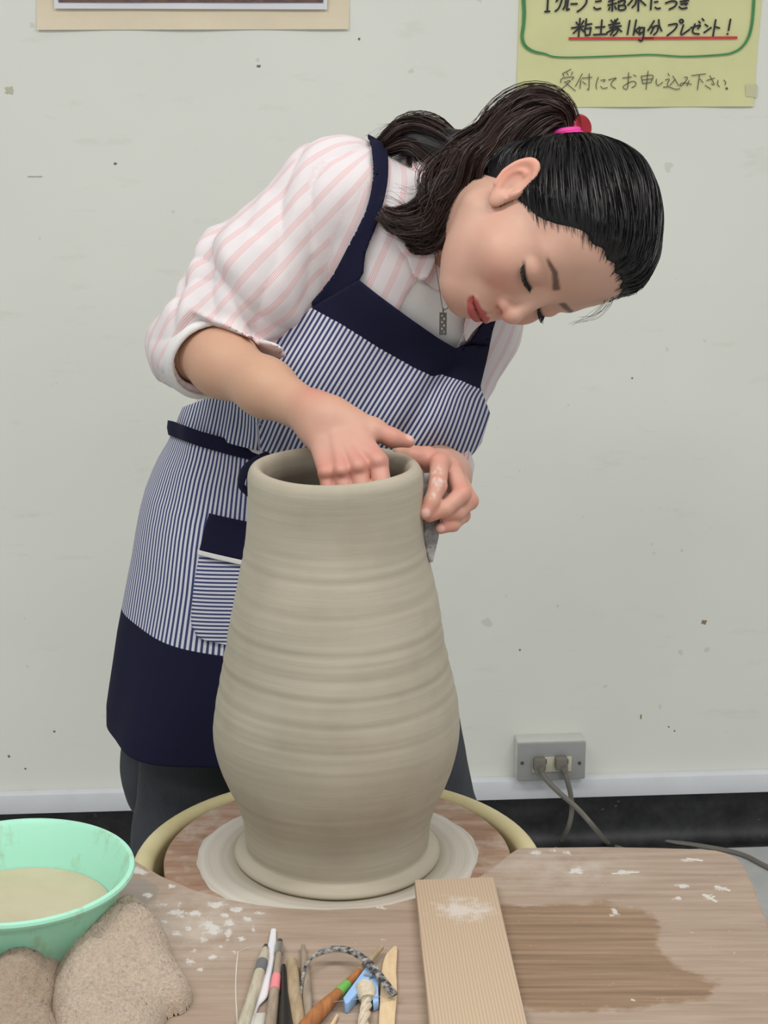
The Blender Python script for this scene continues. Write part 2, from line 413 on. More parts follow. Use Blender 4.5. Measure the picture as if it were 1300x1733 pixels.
def cord(label, plug_px, path, name='power_cord'):
    t = thing(name, label, 'cord')
    c = opt(plug_px[0], plug_px[1], 0.053)
    m = MB(); m.box(c, 0.0105, 0.0085, 0.0115, [WD, WN, Zv], bev=0.003)
    m.build('plug', M_CORD, t)
    pts = [np.asarray(q) for q in path]
    cur = spline(np.array(pts), 60)
    MB().tube(cur[:5], np.linspace(0.0085, 0.0056, 5), 10).build('strain_relief', M_CORD, t)
    MB().tube(cur[2:], 0.0045, 8).build('cable', M_CORD, t)
    return t
fl = lambda px, py: on_z(px, py, FZ + 0.004)
def wl(px, py, off): return on_wall(px, py, off)
cord('grey cord from the far plug, slanting down over the other cord', (913, 1293), [wl(914, 1298, 0.056), wl(922, 1316, 0.062), wl(945, 1340, 0.07), wl(976, 1367, 0.08), wl(1003, 1397, 0.105), fl(1030, 1428), fl(1050, 1436), fl(1080, 1450)])
cord('grey cord from the plug beside it, hanging and curling behind the work board', (950, 1291), [wl(953, 1297, 0.056), wl(960, 1320, 0.060), wl(966, 1345, 0.058), wl(968, 1370, 0.055), wl(963, 1397, 0.06), fl(949, 1427), fl(930, 1445), fl(890, 1465)])
tag(MB().tube(spline(np.array([fl(1025, 1426), fl(1080, 1423), fl(1140, 1426), fl(1200, 1434), fl(1255, 1446), fl(1300, 1468), fl(1370, 1500)]), 40), 0.0045, 8).build('floor_cable', M_CORD), 'grey cable lying along the floor past the right end of the work board', 'cable')
# ------------------------------------------------------------------ wheel, vase
VX, VY = -0.047, 1.644
WZ = on_z(572, 1448, 0.55)[2]          # wheel head top
WZ = 0.55
def vz(py):   # height of a silhouette pixel on the plane of the vase axis
    v = ray(566, py); return (CAM + v * (VY / v[1]))[2]
def vdepth(z): return (np.array([VX, VY, z]) - CAM) @ CF

def clay_mat():
    m = NT('wet_clay'); o = m.obj()
    st = m.noise(m.mapping(o, (2, 2, 45)), 4.0, 6, 0.55)
    bl = m.noise(o, 14, 4)
    c = m.ramp(st, [(0.25, srgb(173, 163, 144)), (0.5, srgb(179, 170, 151)), (0.75, srgb(185, 177, 158))])
    c = m.mix(m.math('MULTIPLY', m.ramp(bl, [(0.45, 0), (0.75, 1)]), 0.35), c, srgb(150, 138, 120))
    h = m.noise(m.mapping(o, (4, 4, 160)), 3.0, 4, 0.6)
    c = m.mix(m.math('MULTIPLY', m.attr('wet_shade').outputs['Fac'], 0.85), c, srgb(82, 70, 56))  # interior shade painted into the clay colour, along with wetter clay
    m.col(c).rough(m.ramp(bl, [(0.3, 0.55), (0.7, 0.75)])).bump(h, 0.14, 0.0010)
    return m.m
M_CLAY = clay_mat()
sil = [(413, 712, 808), (415, 711.5, 843), (417, 713, 881), (416, 717, 914), (412, 720, 935), (405, 724, 952), (398, 731, 981), (391, 738, 1009), (385, 744, 1043), (379, 751, 1082), (372, 755, 1113), (367, 759, 1135),
       (359.5, 766, 1170), (356.6, 772, 1210), (358, 773.5, 1238), (365, 771, 1268), (378, 764, 1300), (392, 755, 1325), (405, 743, 1351), (414, 734, 1378), (416.5, 729, 1405), (418, 727, 1430)]
zs = np.array([vz(y) for _, _, y in sil]); rs = np.array([(b - a) / 2 * vdepth(vz(y)) / FPX for a, b, y in sil])
rs *= 0.996
zs, rs = zs[::-1], rs[::-1]
zb0 = WZ + 0.003
prof_out = [(0.100, zb0), (0.1045, zb0 + 0.001), (0.1050, zb0 + 0.0035), (0.1025, zb0 + 0.0065), (0.0975, zb0 + 0.0090), (0.0940, zb0 + 0.0105), (0.0928, zb0 + 0.0125), (0.0934, zb0 + 0.016), (0.0942, zb0 + 0.022)]
zlow = zb0 + 0.030
zz = np.linspace(zlow, zs[-1], 210)
rr = np.interp(zz, zs, rs)
ker = np.hanning(17); ker /= ker.sum(); rr = np.convolve(np.pad(rr, 8, mode='edge'), ker, 'valid')
rip = np.zeros_like(zz)
for k in range(26):
    z0 = rng.uniform(zlow, zs[-1] - 0.02); a = rng.uniform(-0.0006, 0.0008); wd = rng.uniform(0.0025, 0.009)
    rip += 0.35 * a * np.exp(-((zz - z0) / wd) ** 2)
for py, a in ((1040, 0.0012), (1052, -0.0012), (1072, 0.0013), (1088, -0.0010), (1108, 0.0014), (1118, -0.0014), (1145, 0.0010), (1158, -0.0011), (1180, 0.0008), (1196, -0.0008), (1225, 0.0006), (995, -0.0008), (930, 0.0008), (940, -0.0009), (1318, 0.0006), (1330, -0.0006)):
    rip += 0.42 * a * np.exp(-((zz - vz(py)) / 0.0035) ** 2)
zr = zs[-1]; ro = rs[-1]
lipw = 0.0078
prof = list(prof_out) + list(zip(rr + rip, zz))
for a in np.linspace(0.15, math.pi, 14)[0:]:
    prof.append((ro - lipw + lipw * math.cos(a), zr + 0.013 * math.sin(a)))
inner = [(ro - 2 * lipw - 0.001, zr - 0.012), (ro - 2 * lipw - 0.001, zr - 0.03)]
for z in np.linspace(zr - 0.06, zb0 + 0.03, 24): inner.append((float(np.interp(z, zs, rs)) - 0.0155, z))
inner += [(0.06, zb0 + 0.017), (0.0, zb0 + 0.015)]
prof += inner
NV = 144
V = []; F = []
th = np.linspace(0, 2 * math.pi, NV, endpoint=False)
for i, (r, z) in enumerate(prof):
    wob = 0.0008 * np.sin(th * 2 + z * 30) + 0.0005 * np.sin(th * 3 - z * 60 + 1)
    dz = 0.0012 * np.sin(th + 0.6 + z * 7) + 0.0006 * np.sin(3 * th + 11 * z)
    dz = dz * min(1, max(0, (z - zb0 - 0.02) / 0.05)); 
    if r < 0.001: wob = wob * 0
    V.append(np.stack([VX + (r + wob) * np.cos(th), VY + (r + wob) * np.sin(th), z + dz], 1))
V = np.concatenate(V); m_ = len(prof)
ii, kk = np.meshgrid(np.arange(m_ - 1), np.arange(NV), indexing='ij')
F = np.stack([ii * NV + kk, ii * NV + (kk + 1) % NV, (ii + 1) * NV + (kk + 1) % NV, (ii + 1) * NV + kk], -1).reshape(-1, 4)
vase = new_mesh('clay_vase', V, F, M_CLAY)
_wet_shade = np.zeros(m_); _wet_shade[m_ - len(inner):] = np.clip((zr + 0.004 - np.array([q[1] for q in inner])) / 0.018, 0, 1)  # painted shade grows below the lip on the inner wall, wetter clay included
_at = vase.data.attributes.new('wet_shade', 'FLOAT', 'POINT'); _at.data.foreach_set('value', np.repeat(_wet_shade, NV).astype(np.float32)); tag(vase, 'tall unfired grey-brown clay vase with throwing rings, standing on the wheel', 'vase')

wheel = thing('pottery_wheel', 'pottery wheel with cream splash pan and clay-smeared wooden wheel head', 'pottery wheel')
def disc_mat():
    m = NT('smeared_wheel_head'); o = m.obj()
    sx = m.n('ShaderNodeSeparateXYZ'); m.link(o, sx.inputs[0])
    r = m.math('SQRT', m.math('ADD', m.math('POWER', m.math('SUBTRACT', sx.outputs[0], VX), 2), m.math('POWER', m.math('SUBTRACT', sx.outputs[1], VY), 2)))
    n1 = m.noise(o, 26, 6, 0.65); n2 = m.noise(m.mapping(o, (1, 6, 1)), 12, 5, 0.6); n3 = m.noise(o, 9, 4)
    c = m.ramp(n2, [(0.25, srgb(132, 98, 76)), (0.5, srgb(164, 132, 110)), (0.75, srgb(182, 160, 142))])
    pale = m.ramp(n1, [(0.48, 0), (0.66, 1)])
    c = m.mix(m.math('MULTIPLY', pale, 0.65), c, srgb(196, 184, 172))
    rn = m.math('ADD', r, m.math('MULTIPLY', m.math('SUBTRACT', n3, 0.5), 0.02))
    m.col(c).rough(0.65).bump(n1, 0.2, 0.001); return m.m
def slip_mat():
    m = NT('pale_clay_slip'); o = m.obj()
    sx = m.n('ShaderNodeSeparateXYZ'); m.link(o, sx.inputs[0])
    r = m.math('SQRT', m.math('ADD', m.math('POWER', m.math('SUBTRACT', sx.outputs[0], VX), 2), m.math('POWER', m.math('SUBTRACT', sx.outputs[1], VY), 2)))
    n3 = m.noise(o, 10, 3)
    v = m.n('ShaderNodeCombineXYZ'); m.link(m.math('ADD', m.math('MULTIPLY', r, 160), m.math('MULTIPLY', n3, 1.5)), v.inputs[0])
    ring = m.noise(v.outputs[0], 1.0, 3, 0.6)
    c = m.ramp(ring, [(0.3, srgb(182, 174, 161)), (0.5, srgb(198, 191, 179)), (0.7, srgb(208, 202, 192))])
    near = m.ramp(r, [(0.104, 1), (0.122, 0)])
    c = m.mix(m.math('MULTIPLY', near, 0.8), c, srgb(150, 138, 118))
    scr = m.ramp(m.noise(v.outputs[0], 2.3, 2), [(0.66, 0), (0.7, 1)])
    c = m.mix(m.math('MULTIPLY', scr, 0.35), c, srgb(150, 138, 135))
    m.col(c).rough(0.6).bump(ring, 0.35, 0.0015); return m.m
M_DISC = disc_mat(); M_SLIP = slip_mat()
M_PAN = NT('cream_plastic_pan')
_o = M_PAN.obj(); _n = M_PAN.noise(_o, 12, 5, 0.6)
M_PAN.col(M_PAN.ramp(_n, [(0.3, srgb(200, 187, 138)), (0.65, srgb(218, 207, 162))])).rough(0.45); M_PAN = M_PAN.m
RD = 0.1755
MB().lathe([(0, WZ - 0.022), (RD - 0.003, WZ - 0.022), (RD, WZ - 0.02), (RD, WZ - 0.002), (RD - 0.002, WZ), (0, WZ)], (VX, VY, 0), 96).build('wheel_head', M_DISC, wheel)
# slip ring with an uneven edge
V = []; nr_ = [0.0, 0.095, 0.104, 0.112, 0.122, 0.132, 0.1385, 0.1405]; hz = [0.0032, 0.0032, 0.0022, 0.0016, 0.0019, 0.0016, 0.0012, 0.0001]
th = np.linspace(0, 2 * math.pi, 160, endpoint=False)
edge = 1 + 0.015 * np.sin(2 * th + 1) + 0.006 * np.sin(7 * th) + 0.004 * np.sin(17 * th + 2) + 0.003 * np.sin(31 * th)
for q, (r, h) in enumerate(zip(nr_, hz)):
    e = 1 + (edge - 1) * max(0, (r - 0.1) / 0.04)
    V.append(np.stack([VX + r * e * np.cos(th), VY + r * e * np.sin(th), np.full_like(th, WZ + h) + (0.0003 * np.sin(9 * th + r * 300) if 0 < q < 7 else 0)], 1))
V = np.concatenate(V); n_ = 160
F = np.array([(i * n_ + k, i * n_ + (k + 1) % n_, (i + 1) * n_ + (k + 1) % n_, (i + 1) * n_ + k) for i in range(len(nr_) - 1) for k in range(n_)])
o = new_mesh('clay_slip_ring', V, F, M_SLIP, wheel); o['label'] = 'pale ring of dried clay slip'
RP = 0.2085; PZ = WZ - 0.003
pp = []
for a in np.linspace(-0.6, math.pi + 0.3, 14): pp.append((RP - 0.011 + 0.011 * math.cos(a), PZ - 0.009 + 0.009 * math.sin(a)))
pp += [(RP - 0.024, PZ - 0.03), (RP - 0.026, PZ - 0.085), (RP - 0.05, PZ - 0.095), (0.03, PZ - 0.095), (0.03, PZ - 0.10), (RP - 0.045, PZ - 0.10), (RP - 0.019, PZ - 0.088), (RP - 0.017, PZ - 0.03), (RP - 0.012, PZ - 0.018)]
MB().lathe(pp, (VX, VY, 0), 96, close=True).build('splash_pan', M_PAN, wheel)
MB().lathe([(0.0, WZ - 0.022), (0.028, WZ - 0.022), (0.028, WZ - 0.13), (0, WZ - 0.13)], (VX, VY, 0), 24).build('shaft', plain('steel_shaft', srgb(120, 120, 120), 0.4, Metallic=0.8), wheel)
M_CAB = plain('grey_green_cabinet', srgb(150, 152, 140), 0.5, 0.05, 20)
MB().box((VX, VY - 0.08, (FZ + 0.04 + PZ - 0.1) / 2), 0.21, 0.27, (PZ - 0.1 - FZ - 0.04) / 2).build('cabinet', M_CAB, wheel, bevel=0.01)
for i in (-1, 1):
    for j in (-1, 1):
        MB().lathe([(0, FZ), (0.018, FZ), (0.02, FZ + 0.041), (0, FZ + 0.041)], (VX + i * 0.17, VY - 0.08 + j * 0.22, 0), 16).build('foot', M_DARK, wheel)

# ------------------------------------------------------------------ work board
BZ = WZ + 0.0205; BT = 0.016
def bp(px, py): return on_z(px, py, BZ)[:2]
outl = [(-150, 1452), (150, 1450), (222, 1450), (250, 1467), (276, 1482), (330, 1505), (390, 1521), (440, 1530), (492, 1535.5), (552, 1538), (620, 1535), (660, 1529), (702, 1518), (760, 1502), (810, 1482), (832, 1468), (850, 1453), (862, 1443), (872, 1437), (886, 1433.5),
        (1020, 1432), (1110, 1433.5), (1190, 1436), (1212, 1438), (1232, 1443), (1250, 1452), (1261, 1464), (1268, 1478), (1280, 1508), (1300, 1560), (1360, 1740), (1400, 1860), (-150, 1860)]
poly = np.array([bp(*q) for q in outl])
def inside(poly, x, y):
    c = np.zeros(x.shape, bool); n = len(poly)
    for i in range(n):
        x1, y1 = poly[i]; x2, y2 = poly[(i + 1) % n]
        cond = ((y1 > y) != (y2 > y)) & (x < (x2 - x1) * (y - y1) / (y2 - y1 + 1e-15) + x1)
        c ^= cond
    return c
def seg_dist(poly, x, y, closed=True):
    d = np.full(x.shape, 1e9); n = len(poly)
    for i in range(n if closed else n - 1):
        a = np.asarray(poly[i], float); b = np.asarray(poly[(i + 1) % n], float); ab = b - a
        t = np.clip(((x - a[0]) * ab[0] + (y - a[1]) * ab[1]) / (ab @ ab + 1e-18), 0, 1)
        d = np.minimum(d, np.hypot(x - a[0] - t * ab[0], y - a[1] - t * ab[1]))
    return d
import bmesh
bm = bmesh.new()
top = [bm.verts.new((p[0], p[1], BZ)) for p in poly]
f = bm.faces.new(top)
res = bmesh.ops.extrude_face_region(bm, geom=[f])
for v in [g for g in res['geom'] if isinstance(g, bmesh.types.BMVert)]: v.co.z -= BT
bmesh.ops.recalc_face_normals(bm, faces=bm.faces)
es = [e for e in bm.edges if all(abs(v.co.z - BZ) < 1e-6 for v in e.verts)]
bmesh.ops.bevel(bm, geom=es, offset=0.0022, segments=2, affect='EDGES')
# dense cuts so that the stain masks have something to live on
for ax, lo_, hi_ in ((0, -0.42, 0.42), (1, 1.10, 1.66)):
    for c in np.arange(lo_, hi_, 0.0045):
        co = [0, 0, 0]; no = [0, 0, 0]; co[ax] = c; no[ax] = 1
        g = [x for x in bm.verts if x.co.z > BZ - 1e-5] + [x for x in bm.edges if all(v.co.z > BZ - 1e-5 for v in x.verts)] + [x for x in bm.faces if all(v.co.z > BZ - 1e-5 for v in x.verts)]
        bmesh.ops.bisect_plane(bm, geom=g, plane_co=co, plane_no=no, dist=1e-5)
me = bpy.data.meshes.new('work_board'); bm.to_mesh(me); bm.free()
vc = np.empty(len(me.vertices) * 3, np.float32); me.vertices.foreach_get('co', vc); vc = vc.reshape(-1, 3)
bx_, by_, _ = project(vc)
stain_poly = [(846, 1530), (900, 1531), (1020, 1530), (1075, 1536), (1112, 1552), (1110, 1575), (1112, 1600), (1135, 1625), (1180, 1655), (1218, 1667), (1190, 1690), (1150, 1700), (1060, 1706), (980, 1714), (905, 1716), (880, 1690), (860, 1630)]
sd = seg_dist(stain_poly, bx_, by_); ins = inside(stain_poly, bx_, by_)
stain = np.clip(0.5 + np.where(ins, sd, -sd) / 40.0, 0, 1)
spl = [(300, 1545, 22, 9), (360, 1575, 20, 9), (270, 1530, 14, 6), (420, 1555, 10, 5), (340, 1640, 9, 5), (300, 1580, 12, 5), (280, 1560, 8, 4), (360, 1620, 10, 5), (410, 1590, 9, 6), (350, 1560, 16, 10), (290, 1500, 10, 4), (440, 1545, 12, 4), (330, 1608, 7, 5), (380, 1548, 8, 5), (365, 1532, 18, 8), (330, 1545, 15, 6), (318, 1570, 9, 6), (388, 1562, 12, 8), (400, 1540, 14, 6), (385, 1580, 10, 12), (374, 1602, 8, 5), (322, 1627, 14, 7), (345, 1588, 8, 9), (428, 1572, 6, 10), (234, 1475, 16, 8), (250, 1516, 10, 6), (400, 1612, 6, 4), (305, 1530, 8, 4),
       (1060, 1477, 26, 5), (975, 1473, 16, 7), (1010, 1486, 10, 3), (1168, 1456, 20, 4), (1155, 1499, 14, 5), (1148, 1522, 7, 6), (1222, 1503, 15, 5), (1200, 1518, 12, 6), (905, 1443, 14, 5), (935, 1440, 7, 5), (960, 1442, 8, 5), (1040, 1545, 8, 10), (1075, 1692, 6, 3), (645, 1535, 10, 4), (650, 1590, 6, 4)]
sf = np.zeros(len(vc))
for x, y, a, b in spl: sf = np.maximum(sf, np.clip(1.35 - np.hypot((bx_ - x) / a, (by_ - y) / b), 0, 1))
haze = np.clip(1.2 - np.hypot((bx_ - 330) / 130, (by_ - 1560) / 85), 0, 1) + 0.9 * np.clip(1.2 - np.hypot((bx_ - 950) / 140, (by_ - 1470) / 45), 0, 1)
greyf = np.clip(1.3 - np.hypot((bx_ - 235) / 40, (by_ - 1510) / 28), 0, 1)
for an, dt in (('stain', stain), ('splash', sf), ('haze', haze), ('grey', greyf)):
    at = me.attributes.new(an, 'FLOAT', 'POINT'); at.data.foreach_set('value', dt.astype(np.float32))
def board_mat():
    m = NT('worn_work_board'); o = m.obj()
    g1 = m.noise(m.mapping(o, (1.5, 22, 1)), 5, 6, 0.6, 0.4); g2 = m.noise(m.mapping(o, (3, 90, 1)), 6, 4, 0.6); ed = m.noise(o, 60, 5, 0.65); ed2 = m.noise(m.mapping(o, (10, 60, 1)), 3, 5, 0.7)
    c = m.ramp(g1, [(0.25, srgb(148, 127, 111)), (0.45, srgb(163, 142, 125)), (0.6, srgb(171, 151, 134)), (0.8, srgb(179, 160, 143))])
    c = m.mix(m.math('MULTIPLY', m.ramp(g2, [(0.5, 0), (0.75, 1)]), 0.22), c, srgb(150, 124, 104))
    hz_ = m.math('MULTIPLY', m.attr('haze').outputs['Fac'], m.ramp(m.noise(o, 34, 5, 0.6), [(0.35, 0), (0.7, 1)]))
    c = m.mix(m.math('MULTIPLY', hz_, 0.9, clamp=True), c, srgb(196, 184, 172))
    c = m.mix(m.math('MULTIPLY', m.ramp(m.math('ADD', m.attr('grey').outputs['Fac'], m.math('MULTIPLY', m.math('SUBTRACT', ed, 0.5), 0.6)), [(0.4, 0), (0.55, 1)]), 0.6), c, srgb(140, 134, 128))
    s = m.math('ADD', m.attr('stain').outputs['Fac'], m.math('ADD', m.math('MULTIPLY', m.math('SUBTRACT', ed2, 0.5), 0.8), m.math('MULTIPLY', m.math('SUBTRACT', m.noise(o, 28, 5, 0.65), 0.5), 1.3)))
    sm = m.ramp(s, [(0.38, 0), (0.62, 1)])
    streak = m.ramp(m.noise(m.mapping(o, (2, 60, 1)), 3, 4, 0.6), [(0.30, srgb(112, 86, 64)), (0.55, srgb(142, 113, 88)), (0.75, srgb(160, 132, 106))])
    c = m.mix(m.math('MULTIPLY', sm, 0.9), c, streak)
    p = m.math('ADD', m.attr('splash').outputs['Fac'], m.math('MULTIPLY', m.math('SUBTRACT', m.noise(o, 95, 6, 0.75), 0.5), 3.2))
    pm = m.ramp(p, [(0.50, 0), (0.80, 1)])
    c = m.mix(m.math('MULTIPLY', pm, 0.85), c, srgb(212, 208, 202))
    m.col(c).rough(m.math('SUBTRACT', 0.6, m.math('MULTIPLY', sm, 0.22))).bump(m.math('ADD', g2, m.math('MULTIPLY', pm, 1.5)), 0.25, 0.0008)
    return m.m
M_BOARD = board_mat(); me.materials.append(M_BOARD)
me.polygons.foreach_set('use_smooth', np.zeros(len(me.polygons), bool))
board = bpy.data.objects.new('work_board', me); COL.objects.link(board)
tb = thing('work_table', 'worn wooden work board with a curved cutout around the wheel', 'table')
board.name = 'table_top'; board.parent = tb
pale_oak = plain('table_leg_wood', srgb(150, 126, 104), 0.6, 0.1, 30)
for x, y in ((-0.36, 1.16), (-0.36, 1.58), (0.33, 1.16), (0.33, 1.55)):
    MB().box((x, y, (FZ + BZ - BT) / 2), 0.02, 0.02, (BZ - BT - FZ) / 2).build('leg', pale_oak, tb, bevel=0.003)
M_SCR = plain('dried_clay_line', srgb(205, 200, 188), 0.7)
def mark(pts, wpx, mat=M_SCR):
    c = np.array([on_z(x, y, BZ + 0.0003) for x, y in pts]); c = spline(c, 14) if len(c) > 2 else c
    o = MB().tube(c, wpx * 0.00028, 5, flat=0.4).build('clay_streak', mat, tb)
mark([(403, 1611), (400, 1640), (399, 1680), (402, 1735)], 2.2)
mark([(403, 1611), (420, 1604), (442, 1602)], 1.2)
mark([(1210, 1517), (1200, 1520), (1190, 1514)], 5); mark([(1162, 1453), (1190, 1457)], 6); mark([(1035, 1479), (1082, 1476)], 5); mark([(1190, 1514), (1214, 1527)], 7); mark([(1210, 1500), (1237, 1508)], 7)

# ------------------------------------------------------------------ loose plank
def plank_mat():
    m = NT('pine_plank'); o = m.obj()
    mp = m.mapping(o, (1, 1, 1), (0, 0, math.radians(-3)))
    n = m.noise(m.mapping(mp, (1, 0.08, 1)), 30, 3, 0.5)
    sx = m.n('ShaderNodeSeparateXYZ'); m.link(mp, sx.inputs[0])
    ph = m.math('ADD', m.math('MULTIPLY', sx.outputs[0], 2 * math.pi / 0.0029), m.math('MULTIPLY', n, 9.0))
    st = m.math('MULTIPLY_ADD', m.math('SINE', ph), 0.5, 0.5)
    c = m.ramp(st, [(0.05, srgb(183, 158, 132)), (0.4, srgb(190, 166, 140)), (0.9, srgb(196, 173, 148))])
    wx = m.ramp(m.n('ShaderNodeVectorMath', operation='DISTANCE', ins={0: o, 1: tuple(on_z(787, 1540, BZ + 0.012))}).outputs['Value'], [(0.006, 1), (0.045, 0)])
    pw = m.ramp(m.math('ADD', wx, m.math('MULTIPLY', m.math('SUBTRACT', m.noise(o, 70, 6, 0.7), 0.5), 2.2)), [(0.45, 0), (0.95, 1)])
    c = m.mix(m.math('MULTIPLY', pw, 0.75), c, srgb(214, 206, 198))
    e = m.ramp(m.noise(o, 55, 4), [(0.66, 0), (0.7, 1)])
    m.col(c).rough(0.65).bump(st, 0.15, 0.0004); return m.m
PT = BZ + 0.0125
pq = [on_z(x, y, PT)[:2] for x, y in ((702, 1488), (836, 1483), (899, 1760), (730, 1760))]
pq[2] = pq[1] + (pq[2] - pq[1]) * 1.3; pq[3] = pq[0] + (pq[3] - pq[0]) * 1.3
tag(MB().prism(pq, BZ + 0.0003, PT).build('wooden_plank', plank_mat(), bevel=0.0015), 'pale straight-grained plank with a white clay smudge lying on the work board', 'plank')

# ------------------------------------------------------------------ basin
bowl = thing('plastic_basin', 'mint green plastic basin with muddy water standing on the work board', 'basin')
RZ = BZ + 0.076
bc = on_z(27, 1470, RZ)
BR = 200 / FPX * ((bc - CAM) @ CF)
def bowl_mat():
    m = NT('mint_plastic'); o = m.obj()
    c = srgb(172, 232, 204)
    f = m.noise(m.mapping(o, (6, 6, 3)), 5, 5, 0.7)
    sx = m.n('ShaderNodeSeparateXYZ'); m.link(o, sx.inputs[0])
    hb = m.ramp(sx.outputs[2], [(0.0, 0), (1, 1)])
    st = m.ramp(f, [(0.53, 0), (0.72, 1)])
    cc = m.mix(m.math('MULTIPLY', st, 0.6), c, srgb(158, 148, 100))
    m.col(cc).rough(0.35).set(**{'Subsurface Weight': 0.15, 'Subsurface Radius': (0.01, 0.02, 0.012), 'Subsurface Scale': 0.5}); return m.m
M_MINT = bowl_mat()
h = RZ - BZ
po = [(0.0, 0.004), (BR * 0.60, 0.004), (BR * 0.62, 0.0005), (BR * 0.68, 0.0005), (BR * 0.70, 0.006), (BR * 0.76, h * 0.3), (BR * 0.85, h * 0.62), (BR * 0.935, h - 0.006), (BR * 0.985, h - 0.0055), (BR, h - 0.0025), (BR * 0.992, h), (BR * 0.955, h + 0.0005), (BR * 0.925, h - 0.004),
      (BR * 0.83, h * 0.62), (BR * 0.74, h * 0.3), (BR * 0.66, 0.010), (0, 0.008)]
MB().lathe([(r, BZ + z) for r, z in po], (bc[0], bc[1], 0), 96).build('basin', M_MINT, bowl)
def water_mat():
    m = NT('muddy_water'); o = m.obj()
    m.col(m.ramp(m.noise(o, 20, 4), [(0.3, srgb(184, 175, 146)), (0.7, srgb(194, 186, 158))])).rough(0.06).set(IOR=1.33); return m.m
wz = h * 0.46; wr = BR * 0.782
MB().lathe([(0, BZ + wz), (wr - 0.003, BZ + wz), (wr, BZ + wz + 0.0012)], (bc[0], bc[1], 0), 72).build('water', water_mat(), bowl)
# ================================================================== implicit-surface toolkit
def _smin(a, b, k):
    h = np.maximum(k - np.abs(a - b), 0.0) / k
    return np.minimum(a, b) - h * h * (k * 0.25)
def _smax(a, b, k): return -_smin(-a, -b, k)
def sph(p, c, r): return np.sqrt(((p - np.asarray(c, np.float32)) ** 2).sum(1)) - r
def ell(p, c, r, ax=None):
    q = p - np.asarray(c, np.float32)
    if ax is not None: q = q @ np.asarray(ax, np.float32).T
    r = np.asarray(r, np.float32)
    k0 = np.sqrt(((q / r) ** 2).sum(1)); k1 = np.sqrt(((q / (r * r)) ** 2).sum(1)) + 1e-9
    return k0 * (k0 - 1) / k1
def cap(p, a, b, ra, rb=None):
    a = np.asarray(a, np.float32); b = np.asarray(b, np.float32); rb = ra if rb is None else rb
    ba = b - a; q = p - a
    t = np.clip(q @ ba / (ba @ ba), 0, 1)
    return np.sqrt(((q - t[:, None] * ba) ** 2).sum(1)) - (ra + (rb - ra) * t)
def chain(p, pts, rads, k=0.01):
    d = None
    for i in range(len(pts) - 1):
        c = cap(p, pts[i], pts[i + 1], rads[i], rads[i + 1])
        d = c if d is None else _smin(d, c, k)
    return d
